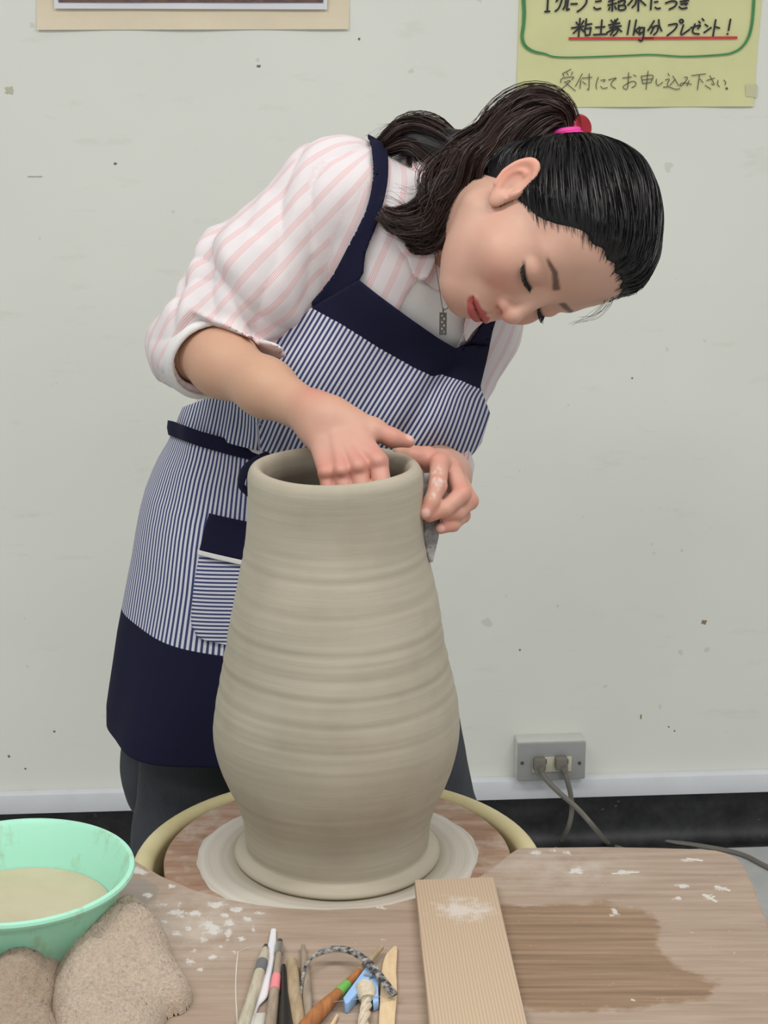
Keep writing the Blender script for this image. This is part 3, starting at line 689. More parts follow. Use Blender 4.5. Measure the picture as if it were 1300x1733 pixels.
def mesh_sdf(fn, lo, hi, h, block=8, newton=2):
    lo = np.asarray(lo, np.float32); hi = np.asarray(hi, np.float32)
    nb = np.maximum(np.ceil((hi - lo) / (h * block)).astype(int), 1)
    n = nb * block
    g = [lo[i] + h * block * (np.arange(nb[i]) + 0.5 - 0.5 / block) for i in range(3)]
    cx, cy, cz = np.meshgrid(*g, indexing='ij')
    cen = np.stack([cx, cy, cz], -1).reshape(-1, 3).astype(np.float32)
    dc = np.concatenate([fn(c) for c in np.array_split(cen, max(1, len(cen) // 200000))])
    act = np.abs(dc) < h * block * 1.15
    D = np.repeat(np.repeat(np.repeat(np.where(dc.reshape(nb) < 0, -1, 1).astype(np.float32), block, 0), block, 1), block, 2)
    Dv = D.reshape(nb[0], block, nb[1], block, nb[2], block).transpose(0, 2, 4, 1, 3, 5)
    ai = np.argwhere(act.reshape(nb))
    off = np.stack(np.meshgrid(*[np.arange(block)] * 3, indexing='ij'), -1).reshape(-1, 3)
    for ch in np.array_split(ai, max(1, len(ai) // 600)):
        if len(ch) == 0: continue
        idx = (ch[:, None, :] * block + off[None]).reshape(-1, 3)
        v = fn((lo + idx * h).astype(np.float32))
        Dv[ch[:, 0], ch[:, 1], ch[:, 2]] = v.reshape(len(ch), block, block, block)
    D = Dv.transpose(0, 3, 1, 4, 2, 5).reshape(n)
    occ = D < 0
    s = np.zeros(n - 1, np.int8)
    for i in (0, 1):
        for j in (0, 1):
            for k in (0, 1): s += occ[i:n[0] - 1 + i, j:n[1] - 1 + j, k:n[2] - 1 + k]
    cells = np.argwhere((s > 0) & (s < 8))
    ids = np.full(n - 1, -1, np.int32); ids[cells[:, 0], cells[:, 1], cells[:, 2]] = np.arange(len(cells))
    acc = np.zeros((len(cells), 3), np.float32); cnt = np.zeros(len(cells), np.float32)
    cor = [(i, j, k) for i in (0, 1) for j in (0, 1) for k in (0, 1)]
    vals = {c: D[cells[:, 0] + c[0], cells[:, 1] + c[1], cells[:, 2] + c[2]] for c in cor}
    for c in cor:
        for ax in range(3):
            if c[ax]: continue
            e = list(c); e[ax] = 1; e = tuple(e)
            a, b = vals[c], vals[e]; mk = (a < 0) != (b < 0)
            t = np.where(mk, a / (a - b + 1e-12), 0)
            pt = np.zeros((len(cells), 3), np.float32) + np.array(c, np.float32); pt[:, ax] += t
            acc += pt * mk[:, None]; cnt += mk
    V = lo + h * (cells + acc / cnt[:, None])
    Q = []
    for ax in range(3):
        u, v = (ax + 1) % 3, (ax + 2) % 3
        sl0 = [slice(None)] * 3; sl1 = [slice(None)] * 3
        sl0[ax] = slice(0, -1); sl1[ax] = slice(1, None)
        cr = occ[tuple(sl0)] != occ[tuple(sl1)]
        e = np.argwhere(cr)
        e = e[(e[:, u] > 0) & (e[:, v] > 0) & (e[:, u] < n[u] - 1) & (e[:, v] < n[v] - 1)]
        du = np.zeros(3, int); du[u] = 1; dv = np.zeros(3, int); dv[v] = 1
        q = np.stack([ids[tuple((e - du - dv).T)], ids[tuple((e - dv).T)], ids[tuple(e.T)], ids[tuple((e - du).T)]], 1)
        fl_ = ~occ[tuple(e.T)]
        q[fl_] = q[fl_][:, ::-1]
        Q.append(q)
    Q = np.concatenate(Q)
    V = V.astype(np.float32)
    for _ in range(newton):
        d0 = fn(V); e = h * 0.3
        gr = np.stack([fn(V + np.array(o_, np.float32) * e) - d0 for o_ in ((1, 0, 0), (0, 1, 0), (0, 0, 1))], 1) / e
        stp = (d0 / np.maximum((gr ** 2).sum(1), 0.2))[:, None] * gr
        ln = np.linalg.norm(stp, axis=1)[:, None]
        V = V - stp * np.minimum(1, 0.6 * h / (ln + 1e-9))
    return V, Q
_nd = np.random.default_rng(3)
_ND = _nd.normal(size=(40, 3)).astype(np.float32); _ND /= np.linalg.norm(_ND, axis=1)[:, None]
_NP = _nd.uniform(0, 6.28, 40).astype(np.float32)
def wob(p, freq, n=6, seed=0):
    s = np.zeros(len(p), np.float32)
    for i in range(n):
        j = (i + seed * 7) % 40
        s += np.sin(p @ _ND[j] * (freq * (0.7 + 0.12 * i)) + _NP[j] + 1.3 * np.sin(p @ _ND[(j + 5) % 40] * freq * 0.6))
    return s / n
def poly_sd(poly, x, y):
    """signed pixel distance, negative inside"""
    d = seg_dist(poly, x, y); return np.where(inside(poly, x, y), -d, d)
def smooth_poly(pts, n=4):
    p = np.asarray(pts, float); q = np.vstack([p[-1:], p, p[:2]])
    out = []
    for i in range(len(p)):
        a, b, c, d = q[i], q[i + 1], q[i + 2], q[i + 3]
        for t in np.linspace(0, 1, n, endpoint=False):
            out.append(0.5 * (2 * b + (c - a) * t + (2 * a - 5 * b + 4 * c - d) * t * t + (3 * b - a - 3 * c + d) * t ** 3))
    return np.array(out)

# ================================================================== person: skeleton (pixel, depth -> metres)
hips = P(480, 900, 2.13); waist = P(522, 750, 2.085); neck0 = P(733, 428, 1.895)
sh_r = P(570, 332, 1.86); sh_l = P(797, 545, 1.985)
el_r = P(331, 588, 1.885); wr_r = P(536, 706, 1.722)
el_l = P(704, 776, 2.06); wr_l = P(754, 805, 1.825)
T_AX = nrm(neck0 - waist)
LAT = sh_l - sh_r; LAT = nrm(LAT - T_AX * (LAT @ T_AX)); FRO = np.cross(LAT, T_AX)   # left, front
if FRO @ (CAM - neck0) < 0: FRO = -FRO
TAX = np.stack([LAT, FRO, T_AX])       # rows
tlen = np.linalg.norm(neck0 - waist)
def tp(l, f, t): return waist + LAT * l + FRO * f + T_AX * (t * tlen)
hip_ax = np.stack([nrm(np.array([0.97, 0.24, 0.0])), nrm(np.array([0.24, -0.97, 0])), np.array([0, 0, 1.0])])
kn_r = P(318, 1420, 2.16); kn_l = P(728, 1420, 2.22)
an_r = np.array([kn_r[0] - 0.01, kn_r[1] + 0.06, FZ + 0.085]); an_l = np.array([kn_l[0] + 0.01, kn_l[1] + 0.06, FZ + 0.085])
def torso(p, o=0.0):
    d = ell(p, tp(-0.012, 0.0, 0.60), (0.130 + o, 0.098 + o, 0.20 + o), TAX)
    d = _smin(d, ell(p, tp(-0.008, -0.005, 0.05), (0.124 + o, 0.096 + o, 0.16 + o), TAX), 0.06)
    d = _smin(d, ell(p, hips, (0.146 + o, 0.100 + o, 0.13 + o), hip_ax), 0.08)
    d = _smin(d, chain(p, [sh_r, neck0 - FRO * 0.035 - T_AX * 0.02, sh_l], [0.048 + o, 0.044 + o, 0.048 + o], 0.03), 0.05)
    for s in (-1, 1):
        d = _smin(d, sph(p, tp(0.066 * s, 0.070, 0.50), 0.050 + o), 0.05)
    return d
HC = P(893, 384, 1.775)                                  # head centre between the ears
def cam_vec(x, y, z): return CR * x + CF * y + CU * z
H_L = nrm(cam_vec(0.305, 0.85, -0.43)); H_U = cam_vec(0.95, -0.27, 0.147); H_U = nrm(H_U - H_L * (H_U @ H_L)); H_F = np.cross(H_L, H_U)
if H_F @ CU > 0: H_F = -H_F
HAX = np.stack([H_L, H_F, H_U]).astype(np.float32)
def hl(p): return ((p - HC.astype(np.float32)) @ HAX.T) * 1000.0       # world -> head mm (a, f, u)
def hw(a, f, u): return HC + (H_L * a + H_F * f + H_U * u) / 1000.0
EYE_A, EYE_F, EYE_U = 31, 73, 11
MOUTH_U = -53.5
def head_mm(q):
    s = q.copy(); s[:, 0] = np.abs(s[:, 0])
    d = ell(s, (0, 2, 43), (73, 76, 88))
    d = _smin(d, ell(s, (0, 44, 52), (62, 46, 58)), 24)                       # forehead
    d = _smin(d, ell(s, (0, 36, -24), (59, 53, 62)), 26)                      # face block
    d = _smin(d, cap(s, (49, 2, -38), (15, 62, -70), 15, 13), 26)            # jaw line
    d = _smin(d, ell(s, (0, 67, -71), (17, 14, 12)), 20)                      # chin
    d = _smin(d, ell(s, (39, 57, -18), (24, 26, 22)), 20)                     # cheek
    d = _smin(d, ell(s, (0, 76, -46), (27, 19, 18)), 14)                      # muzzle
    d = _smax(d, -ell(s, (30, 105, 11), (19, 15, 10)), 14)                    # eye socket
    d = _smin(d, ell(s, (24, 68, 29), (26, 14, 10)), 16)                       # brow
    d = _smin(d, ell(s, (EYE_A, EYE_F, EYE_U - 1), (15.5, 14.0, 12.0)), 5)    # lids over the eyeball
    d = _smin(d, cap(s, (0, 84, 16), (0, 100, -16), 6.0, 7.5), 12)            # nose bridge
    d = _smin(d, sph(s, (0, 100.5, -21), 8.6), 7)
    d = _smin(d, ell(s, (9.5, 91.5, -25), (6.4, 8.5, 6.4)), 5)
    d = _smax(d, -ell(s, (5.6, 97, -31.5), (3.0, 5.0, 3.6)), 2.5)             # nostril
    d = _smax(d, -cap(s, (0, 100, -36), (0, 96, -43), 1.6), 5)                # philtrum
    m0 = MOUTH_U
    d = _smin(d, ell(s, (6, 91.0, m0 + 4.3), (9, 6.5, 4.4)), 4)               # upper lip
    d = _smin(d, ell(s, (12, 87.5, m0 + 2.2), (11, 6, 3.2)), 4)
    d = _smin(d, ell(s, (0, 89.5, m0 - 5.0), (15, 7.0, 5.0)), 4)              # lower lip
    d = _smax(d, -cap(s, (0, 98, m0), (22, 87, m0 + 0.6), 1.2), 2.0)          # mouth line
    # ear
    e = s - np.array([75, 1, 4], np.float32)
    ca, sa = math.cos(math.radians(24)), math.sin(math.radians(24))
    ex = e[:, 0] * ca + e[:, 1] * sa; ef = -e[:, 0] * sa + e[:, 1] * ca      # ex outwards normal of the ear plate
    cb, sb = math.cos(math.radians(30)), math.sin(math.radians(30))
    eu = e[:, 2] * cb - ef * sb; ef = ef * cb + e[:, 2] * sb
    wdt = np.where(eu > 0, 1.0, 1.0 + eu / 95.0)
    E = np.stack([ex, ef / wdt, eu], 1)
    plate = ell(E, (0, 0, 0), (4.8, 15.5, 29))
    dish = ell(E, (5.8, 1.0, 4), (6.0, 10.8, 21))
    ear = _smax(plate, -dish, 2.0)
    rho = np.sqrt((E[:, 1] / 14.2) ** 2 + (E[:, 2] / 27.5) ** 2)
    rim = np.sqrt(((rho - 1) * 16) ** 2 + (E[:, 0] - 2.2) ** 2) - 2.5
    rim = np.maximum(rim, -(E[:, 2] + 15)); rim = np.maximum(rim, E[:, 1] - 12)
    ear = _smin(ear, rim, 2.0)
    rho2 = np.sqrt(((E[:, 1] + 0.5) / 8.2) ** 2 + ((E[:, 2] + 1) / 16) ** 2)
    anti = np.sqrt(((rho2 - 1) * 10) ** 2 + (E[:, 0] - 1.0) ** 2) - 1.9
    anti = np.maximum(anti, E[:, 1] - 3)
    ear = _smin(ear, anti, 1.6)
    ear = _smin(ear, ell(E, (2.0, 10.5, -6), (3.6, 3.6, 5.0)), 3)               # tragus
    ear = _smin(ear, ell(E, (0.5, 3, -22), (4.0, 8.5, 8)), 4)                  # lobe
    ear = _smax(ear, -ell(E, (5.5, 3.0, -4), (5.6, 5.6, 7.5)), 1.5)             # concha
    d = _smin(d, ear, 2.5)
    return d
nk0 = neck0 + T_AX * 0.0 - FRO * 0.012
def neck(p):
    a = hw(0, -14, -30)
    d = chain(p, [nk0 - T_AX * 0.04, nk0 + T_AX * 0.02, a], [0.064, 0.053, 0.052], 0.02)
    return d
def head(p):
    return head_mm(hl(p)) / 1000.0
# ---- hands ---------------------------------------------------------------
def finger(p, pts, rads, k=0.004): return chain(p, pts, rads, k)
wr_r2 = P(556, 716, 1.712)
RH = dict(
    index=[P(640, 781, 1.668), P(650, 842, 1.652), P(652, 880, 1.665), P(650, 905, 1.680)],
    middle=[P(607, 790, 1.664), P(618, 860, 1.652), P(622, 898, 1.667), P(622, 925, 1.682)],
    ring=[P(578, 797, 1.664), P(588, 862, 1.654), P(594, 895, 1.668), P(596, 920, 1.682)],
    pinky=[P(552, 800, 1.668), P(560, 850, 1.660), P(566, 878, 1.670), P(569, 896, 1.682)])
RHT = [P(588, 712, 1.712), P(632, 726, 1.702), P(664, 741, 1.700), P(691, 747, 1.702)]
def hand_r(p):
    d = chain(p, [el_r, el_r + (wr_r - el_r) * 0.25, el_r + (wr_r - el_r) * 0.6, wr_r], [0.0315, 0.0325, 0.0268, 0.0203], 0.02)
    d = _smin(d, cap(p, wr_r + CU * 0.006, wr_r2 + CU * 0.008, 0.0170, 0.0180), 0.018)
    d = _smin(d, cap(p, wr_r - CU * 0.012, P(541, 733, 1.712), 0.0145, 0.0135), 0.018)
    palm = None
    for nm, r0, r1 in (('index', 0.0140, 0.0095), ('middle', 0.0140, 0.0092), ('ring', 0.0135, 0.0084), ('pinky', 0.0125, 0.0077)):
        k0 = RH[nm][0]
        st = {'index': P(586, 722, 1.705), 'middle': P(568, 726, 1.706), 'ring': P(553, 730, 1.709), 'pinky': P(540, 734, 1.713)}[nm]
        c = cap(p, st, k0, r0, r1)
        palm = c if palm is None else _smin(palm, c, 0.008)
    d = _smin(d, palm, 0.014)
    for nm, r in (('index', 0.0093), ('middle', 0.0088), ('ring', 0.0081), ('pinky', 0.0075)):
        d = _smin(d, sph(p, RH[nm][0] - CF * 0.0055, r - 0.0010), 0.005)       # knuckle
        d = _smin(d, finger(p, RH[nm], [r, r * 0.95, r * 0.86, r * 0.76], 0.003), 0.0022)
    d = _smin(d, cap(p, P(575, 712, 1.708), RHT[1], 0.0155, 0.0105), 0.016)
    d = _smin(d, finger(p, RHT[1:], [0.0100, 0.0090, 0.0062], 0.004), 0.006)
    # tendons on the back of the hand
    for nm in ('index', 'middle', 'ring'):
        k0 = RH[nm][0]; d = _smin(d, cap(p, wr_r2 - CF * 0.011 + CR * 0.004, k0 - CF * 0.0098, 0.0032, 0.0038), 0.005)
    return d
LH = dict(
    index=[P(744, 784, 1.722), P(741, 822, 1.697), P(730, 850, 1.688), P(720, 868, 1.684)],
    middle=[P(764, 792, 1.735), P(782, 836, 1.708), P(753, 861, 1.694), P(727, 872, 1.690)],
    ring=[P(774, 806, 1.752), P(795, 848, 1.726), P(774, 868, 1.710), P(752, 872, 1.704)],
    pinky=[P(772, 826, 1.762), P(783, 872, 1.730), P(767, 888, 1.712), P(746, 894, 1.702)])
LHT = [P(742, 786, 1.752), P(722, 775, 1.735), P(700, 772, 1.738), P(676, 768, 1.742)]
wr_l2 = P(757, 803, 1.800)
def hand_l(p):
    d = chain(p, [el_l, el_l + (wr_l - el_l) * 0.4, wr_l], [0.038, 0.036, 0.0235], 0.02)
    d = _smin(d, cap(p, wr_l, wr_l2, 0.0225, 0.020), 0.02)
    palm = None
    for nm, r0, r1 in (('index', 0.0135, 0.0100), ('middle', 0.0135, 0.0100), ('ring', 0.0130, 0.0096), ('pinky', 0.0120, 0.0086)):
        st = {'index': P(746, 795, 1.792), 'middle': P(754, 797, 1.795), 'ring': P(760, 802, 1.798), 'pinky': P(764, 808, 1.800)}[nm]
        c = cap(p, st, LH[nm][0], r0, r1); palm = c if palm is None else _smin(palm, c, 0.010)
    d = _smin(d, palm, 0.014)
    for nm, r in (('index', 0.0087), ('middle', 0.0088), ('ring', 0.0083), ('pinky', 0.0073)):
        d = _smin(d, finger(p, LH[nm], [r * 1.05, r, r * 0.88, r * 0.76], 0.003), 0.0025)
    d = _smin(d, cap(p, P(750, 796, 1.780), LHT[0], 0.018, 0.0140), 0.012)
    d = _smin(d, finger(p, LHT, [0.0135, 0.0105, 0.0095, 0.0072], 0.005), 0.006)
    return d
def body_core(p):
    d = torso(p, -0.010)
    d = _smin(d, neck(p), 0.02)
    d = _smin(d, chain(p, [sh_r, el_r], [0.044, 0.037], 0.01), 0.03)
    d = _smin(d, chain(p, [sh_l, el_l], [0.044, 0.037], 0.01), 0.03)
    d = _smin(d, chain(p, [hips - hip_ax[0] * 0.085, kn_r, an_r], [0.078, 0.052, 0.036], 0.02), 0.04)
    d = _smin(d, chain(p, [hips + hip_ax[0] * 0.085, kn_l, an_l], [0.078, 0.052, 0.036], 0.02), 0.04)
    for a in (an_r, an_l):
        d = _smin(d, chain(p, [np.array([a[0], a[1] + 0.02, FZ + 0.03]), np.array([a[0] + 0.01, a[1] - 0.12, FZ + 0.025])], [0.03, 0.025]), 0.03)
    return d
# ================================================================== person: skin
person = thing('person', 'person in pink-striped shirt and navy striped apron bending over the tall clay vase', 'person')
def mix_(a, b, t): return a + (b - a) * t[:, None]
def sstep(x, a, b):
    t = np.clip((x - a) / (b - a), 0, 1); return t * t * (3 - 2 * t)
def skin_mat():
    m = NT('skin'); o = m.obj()
    c = m.attr('skin').outputs['Color']
    n = m.noise(o, 90, 5, 0.6); n2 = m.noise(o, 420, 3, 0.6)
    c = m.mix(m.math('MULTIPLY', m.ramp(n, [(0.35, 0), (0.75, 1)]), 0.10), c, srgb(190, 120, 104))
    m.col(c).rough(0.48).bump(n2, 0.06, 0.0004)
    m.set(**{'Subsurface Weight': 0.22, 'Subsurface Radius': (1.0, 0.35, 0.2), 'Subsurface Scale': 0.006, 'Specular IOR Level': 0.4})
    return m.m
M_SKIN = skin_mat()
LIN = lambda r, g, b: np.array(srgb(r, g, b)[:3])
def face_color(V):
    q = hl(V.astype(np.float32)); a, f, u = q[:, 0], q[:, 1], q[:, 2]; A_ = np.abs(a)
    col = np.tile(LIN(206, 164, 143), (len(V), 1))
    blush = np.exp(-(((A_ - 40) / 20) ** 2 + ((u + 22) / 18) ** 2)) * (f > 20)
    col = mix_(col, LIN(212, 144, 126), 0.55 * blush)
    col = mix_(col, LIN(205, 128, 112), 0.5 * np.exp(-((A_ - 8) / 8) ** 2 - ((u + 30) / 9) ** 2) * (f > 80))
    ear = np.exp(-(((A_ - 84) / 9) ** 2)) * np.exp(-(f / 26) ** 4) * np.exp(-((u - 2) / 36) ** 4)
    col = mix_(col, LIN(232, 160, 138), 0.75 * ear)
    # lips
    up_w = 9 - 0.22 * A_ + 1.5 * np.exp(-((A_ - 6) / 4) ** 2) - 1.8 * np.exp(-(A_ / 2.5) ** 2)
    lo_w = 10.5 * np.sqrt(np.clip(1 - (A_ / 24) ** 2, 0, 1))
    lip = np.where(u > MOUTH_U, 1 - sstep((u - MOUTH_U) - up_w, -1.2, 1.2), 1 - sstep((MOUTH_U - u) - lo_w, -1.2, 1.2)) * (1 - sstep(A_, 22, 25)) * (f > 70)
    col = mix_(col, LIN(172, 66, 68), 0.9 * lip)
    line = np.exp(-((u - MOUTH_U) / 1.3) ** 2) * (A_ < 23) * (f > 70)
    col = mix_(col, LIN(96, 28, 34), 0.8 * line)
    # eyebrows, soft base under the brow hairs
    bt = np.clip((A_ - 12) / 36, 0, 1)
    bu = 27.5 + 6.0 * bt - 5.5 * np.clip((bt - 0.65) / 0.35, 0, 1)
    brow = 1.3 * np.exp(-((u - bu) / (3.9 - 1.9 * bt)) ** 4) * sstep(A_, 9, 15) * (1 - sstep(A_, 44, 52)) * (f > 40)
    col = mix_(col, LIN(70, 48, 40), 0.85 * np.clip(brow, 0, 1))
    # eyeliner along the closed lid edge
    lu = 5.0 - 2.6 * np.cos((A_ - EYE_A) / 15.0 * 1.2)
    lid = np.exp(-((u - lu) / 1.5) ** 2) * sstep(A_, 14, 18) * (1 - sstep(A_, 46, 50)) * (f > 50)
    col = mix_(col, LIN(22, 16, 16), 0.95 * np.clip(lid, 0, 1))
    col = mix_(col, LIN(200, 150, 130), 0.4 * np.exp(-((u - 14) / 7) ** 2 - ((A_ - 32) / 14) ** 2) * (f > 50))
    # thin hair shadow at the temples and hairline
    return col
def arm_color(V, knuckles, nails=()):
    col = np.tile(LIN(202, 160, 133), (len(V), 1))
    hc = np.mean([c for c, r in knuckles[:4]], 0)
    col = mix_(col, LIN(206, 158, 140), np.clip(1.5 - np.linalg.norm(V - hc, axis=1) / 0.075, 0, 1))
    k = np.zeros(len(V))
    for c, r in knuckles: k = np.maximum(k, np.exp(-(np.linalg.norm(V - c, axis=1) / r) ** 2))
    col = mix_(col, LIN(204, 132, 116), 0.8 * k)
    for c, r in nails:
        col = mix_(col, LIN(226, 190, 178), 0.7 * sstep(-np.linalg.norm(V - c, axis=1), -r, -r * 0.6))
    return col
parts_v, parts_q, parts_c = [], [], []
nb_ = 0
def add_part(V, Q, c):
    global nb_
    parts_v.append(V); parts_q.append(Q + nb_); parts_c.append(c); nb_ += len(V)
# head and neck
def fn_head(p):
    return _smin(head(p), neck(p), 0.018)
V, Q = mesh_sdf(fn_head, HC - 0.19, HC + 0.17, 0.0019)
add_part(V, Q, face_color(V))
V, Q = mesh_sdf(hand_r, np.min([el_r, wr_r, RH['middle'][3], RHT[3]], 0) - 0.05, np.max([el_r, wr_r, RHT[3], RH['index'][0]], 0) + 0.05, 0.0019)
kn = [(RH[k][0], 0.016) for k in RH] + [(RH[k][1], 0.02) for k in RH] + [(RHT[3], 0.018), (RHT[2], 0.014), (wr_r + CU * 0.02, 0.02)]
add_part(V, Q, arm_color(V, kn, [(RHT[3] + CR * 0.004 + CU * 0.006 - CF * 0.004, 0.008)]))
V, Q = mesh_sdf(hand_l, np.min([el_l, wr_l, LHT[3], LH['pinky'][3]], 0) - 0.05, np.max([el_l, wr_l, LH['ring'][1]], 0) + 0.05, 0.0017)
kn = [(LH[k][0], 0.013) for k in LH] + [(LH[k][1], 0.012) for k in LH] + [(LH[k][3], 0.014) for k in LH] + [(LHT[1], 0.014)]
cl = arm_color(V, kn, [(LH['index'][3] - CF * 0.007, 0.0062), (LH['pinky'][3] - CF * 0.006, 0.0055)])
slipm = np.zeros(len(V))
for c, r in ((P(740, 812, 1.688), 0.010), (P(733, 835, 1.680), 0.007), (P(739, 795, 1.700), 0.008)):
    slipm = np.maximum(slipm, np.exp(-(np.linalg.norm(V - c, axis=1) / r) ** 2 * 1.2))
slipm = np.clip(slipm * 1.5 + 1.1 * wob(V, 900, 6) - 0.75, 0, 1)
add_part(V, Q, mix_(cl, LIN(214, 204, 198), 0.8 * slipm))
V, Q = mesh_sdf(body_core, np.array([-0.45, 1.6, FZ]), np.array([0.35, 2.6, 1.42]), 0.010)
add_part(V, Q, np.tile(LIN(196, 150, 124), (len(V), 1)))
SV = np.concatenate(parts_v); SQ = np.concatenate(parts_q); SCOL = np.concatenate(parts_c)
body = new_mesh('body', SV, SQ, M_SKIN, person, attrs={'skin': ('FLOAT_COLOR', np.concatenate([SCOL, np.ones((len(SCOL), 1))], 1))})
# ================================================================== clothes
def pxd(p, poly, w=1.0):
    x, y, d = project(p.astype(np.float64)); return (poly_sd(poly, x, y) * d / FPX).astype(np.float32)
arm_dir = nrm(el_r - sh_r); fore = nrm(wr_r - el_r); farm_len = np.linalg.norm(wr_r - el_r)
cuff_end = el_r + fore * 0.052
def basis(ax):
    b1 = -CF - ax * (-CF @ ax); b1 = nrm(b1); return b1, np.cross(ax, b1)
AB1, AB2 = basis(arm_dir)
def arm_param(p):
    q = p - sh_r.astype(np.float32); t = q @ arm_dir.astype(np.float32) / np.linalg.norm(el_r - sh_r)
    ph = np.arctan2(q @ AB2.astype(np.float32), q @ AB1.astype(np.float32)); return t, ph
def ridge(x): return 1 - np.abs(np.sin(x))
CUFF_N = nrm(CR * 0.37 - CU * 0.51 - CF * 0.77); CUFF_C = el_r + fore * 0.028
def sleeve_r(p):
    t, ph = arm_param(p)
    f32 = fore.astype(np.float32)
    up = chain(p, [sh_r + CU * 0.002, sh_r + (el_r - sh_r) * 0.55 + CU * 0.004, el_r - fore * 0.004], [0.057, 0.058, 0.0475], 0.035)
    low = chain(p, [el_r - fore * 0.004, el_r + fore * 0.11], [0.0465, 0.040], 0.035)
    tt = np.clip(t, -0.3, 1.4)
    fp = (p - el_r.astype(np.float32)) @ f32
    w1 = wob(p, 28, 5, 3); w2 = wob(p, 34, 5, 5)
    wr = 0.0095 * (np.abs(np.sin(1.25 * ph + 3.6 * tt + 1.5 * w1 + 0.4)) ** 0.8 - 0.6) * sstep(tt, 0.0, 0.35) * (0.45 + 0.55 * sstep(w2, -0.5, 0.5))
    wr += 0.0085 * (np.abs(np.sin(-0.8 * ph + 7.0 * tt + 1.8 * w2 + 1.1)) ** 0.8 - 0.6) * sstep(tt, 0.3, 0.75)
    w3 = wob(p, 48, 5, 6)
    wr += 0.0080 * (np.abs(np.sin(3.2 * ph + 6.5 * tt + 2.2 * w3)) ** 0.8 - 0.6) * sstep(w1, -0.6, 0.4)
    wr += 0.0070 * (np.abs(np.sin(1.2 * ph - 12.0 * tt + 2.4 * w1 + 2)) ** 0.8 - 0.6) * sstep(tt, 0.4, 0.8)
    wr *= 1 - 0.8 * sstep(tt, 0.85, 1.1)
    wr += 0.0024 * wob(p, 110, 6, 1) + 0.0012 * wob(p, 240, 6, 2)
    cut = (p - CUFF_C.astype(np.float32)) @ CUFF_N.astype(np.float32) - 0.002 - np.maximum(0, 0.86 - t) * 0.45
    inner = chain(p, [el_r - fore * 0.01, el_r + fore * 0.2], [0.0365, 0.0365])
    d = _smax(_smin(up, low, 0.012) - wr, cut, 0.004)
    return _smax(d, -np.maximum(inner, -cut - 0.028), 0.003)
def sleeve_l(p):
    fo = nrm(wr_l - el_l)
    d = chain(p, [sh_l, el_l, el_l + fo * 0.165], [0.052, 0.050, 0.041], 0.03)
    d = d - 0.003 * wob(p, 90, 6, 3) - 0.0015 * wob(p, 200, 5, 1)
    return _smax(d, ((p - (el_l + fo * 0.155).astype(np.float32)) @ fo.astype(np.float32)), 0.004)
v_open = [(742, 330), (736, 400), (724, 442), (716, 468), (697, 488), (686, 505), (668, 545), (762, 620), (778, 575), (792, 548), (812, 522), (930, 500), (930, 330)]
def shirt_torso(p):
    d = torso(p, 0.007)
    lf = np.abs(np.sin(p @ (LAT * 42 + T_AX * 9).astype(np.float32) + 1.6 * wob(p, 20, 5, 2)))
    return d - 0.0022 * wob(p, 60, 6, 4) - 0.0010 * wob(p, 150, 6, 5) - 0.0040 * (lf - 0.6)
TIE_X = [100, 298, 345, 400, 450, 560, 700, 900]; TIE_Y = [690, 724, 741, 757, 769, 788, 802, 812]
tuck_poly = [(x_, y_ + 4) for x_, y_ in zip(TIE_X[:-1] + [705], TIE_Y[:-1] + [803])] + [(705, 1100), (100, 1100)]
SHIRT_Z = P(480, 785, 2.1)[2]
def shirt_fn(p):
    d = shirt_torso(p)
    sl = sleeve_r(p)
    d = _smin(d, sl, 0.02)
    d = _smin(d, sleeve_l(p), 0.015)
    d = np.maximum(d, SHIRT_Z - p[:, 2])
    d = _smax(d, -pxd(p, tuck_poly), 0.003)
    v = np.maximum(pxd(p, v_open), -(torso(p, 0.0)))
    d = _smax(d, -v, 0.003)
    return d
def cloth_noise(m, o, scale=900): return m.noise(o, scale, 2, 0.5)
def shirt_mat():
    m = NT('pink_striped_cotton'); o = m.obj()
    s = m.attr('stripe').outputs['Fac']
    fr = m.math('FRACT', m.math('DIVIDE', s, 0.0185))
    grp = m.math('LESS_THAN', fr, 0.30)
    ln = m.math('LESS_THAN', m.math('FRACT', m.math('MULTIPLY', fr, 0.0185 / 0.00165)), 0.36)
    f = m.math('MULTIPLY', grp, ln)
    c = m.mix(m.math('MULTIPLY', grp, 0.05), srgb(224, 216, 216), srgb(232, 200, 198))
    c = m.mix(m.math('MULTIPLY', f, 0.75), c, srgb(222, 140, 142))
    m.col(c).rough(0.85).bump(cloth_noise(m, o), 0.1, 0.0004).set(**{'Sheen Weight': 0.1}); return m.m
M_SHIRT = shirt_mat()
M_TEE = plain('white_cotton', srgb(222, 220, 217), 0.85, 0.02, 300)
V, Q = mesh_sdf(shirt_fn, np.array([-0.32, 1.62, 0.72]), np.array([0.22, 2.32, 1.40]), 0.0031)
t, ph = arm_param(V)
st = (V - waist) @ LAT + 0.35 * 0
on_sl = (sleeve_r(V.astype(np.float32)) < shirt_torso(V.astype(np.float32)))
fo_l = nrm(el_l - sh_l); lb1, lb2 = basis(fo_l); ql = V - sh_l; phl = np.arctan2(ql @ lb2, ql @ lb1)
on_l = (sleeve_l(V.astype(np.float32)) < shirt_torso(V.astype(np.float32)))
st = np.where(on_sl, ph * 0.060 + 0.5, np.where(on_l, phl * 0.05 + 0.5, st + 0.5))
shirt = new_mesh('shirt', V, Q, M_SHIRT, person, attrs={'stripe': ('FLOAT', st)})
shirt['label'] = 'white shirt with fine pink stripes'
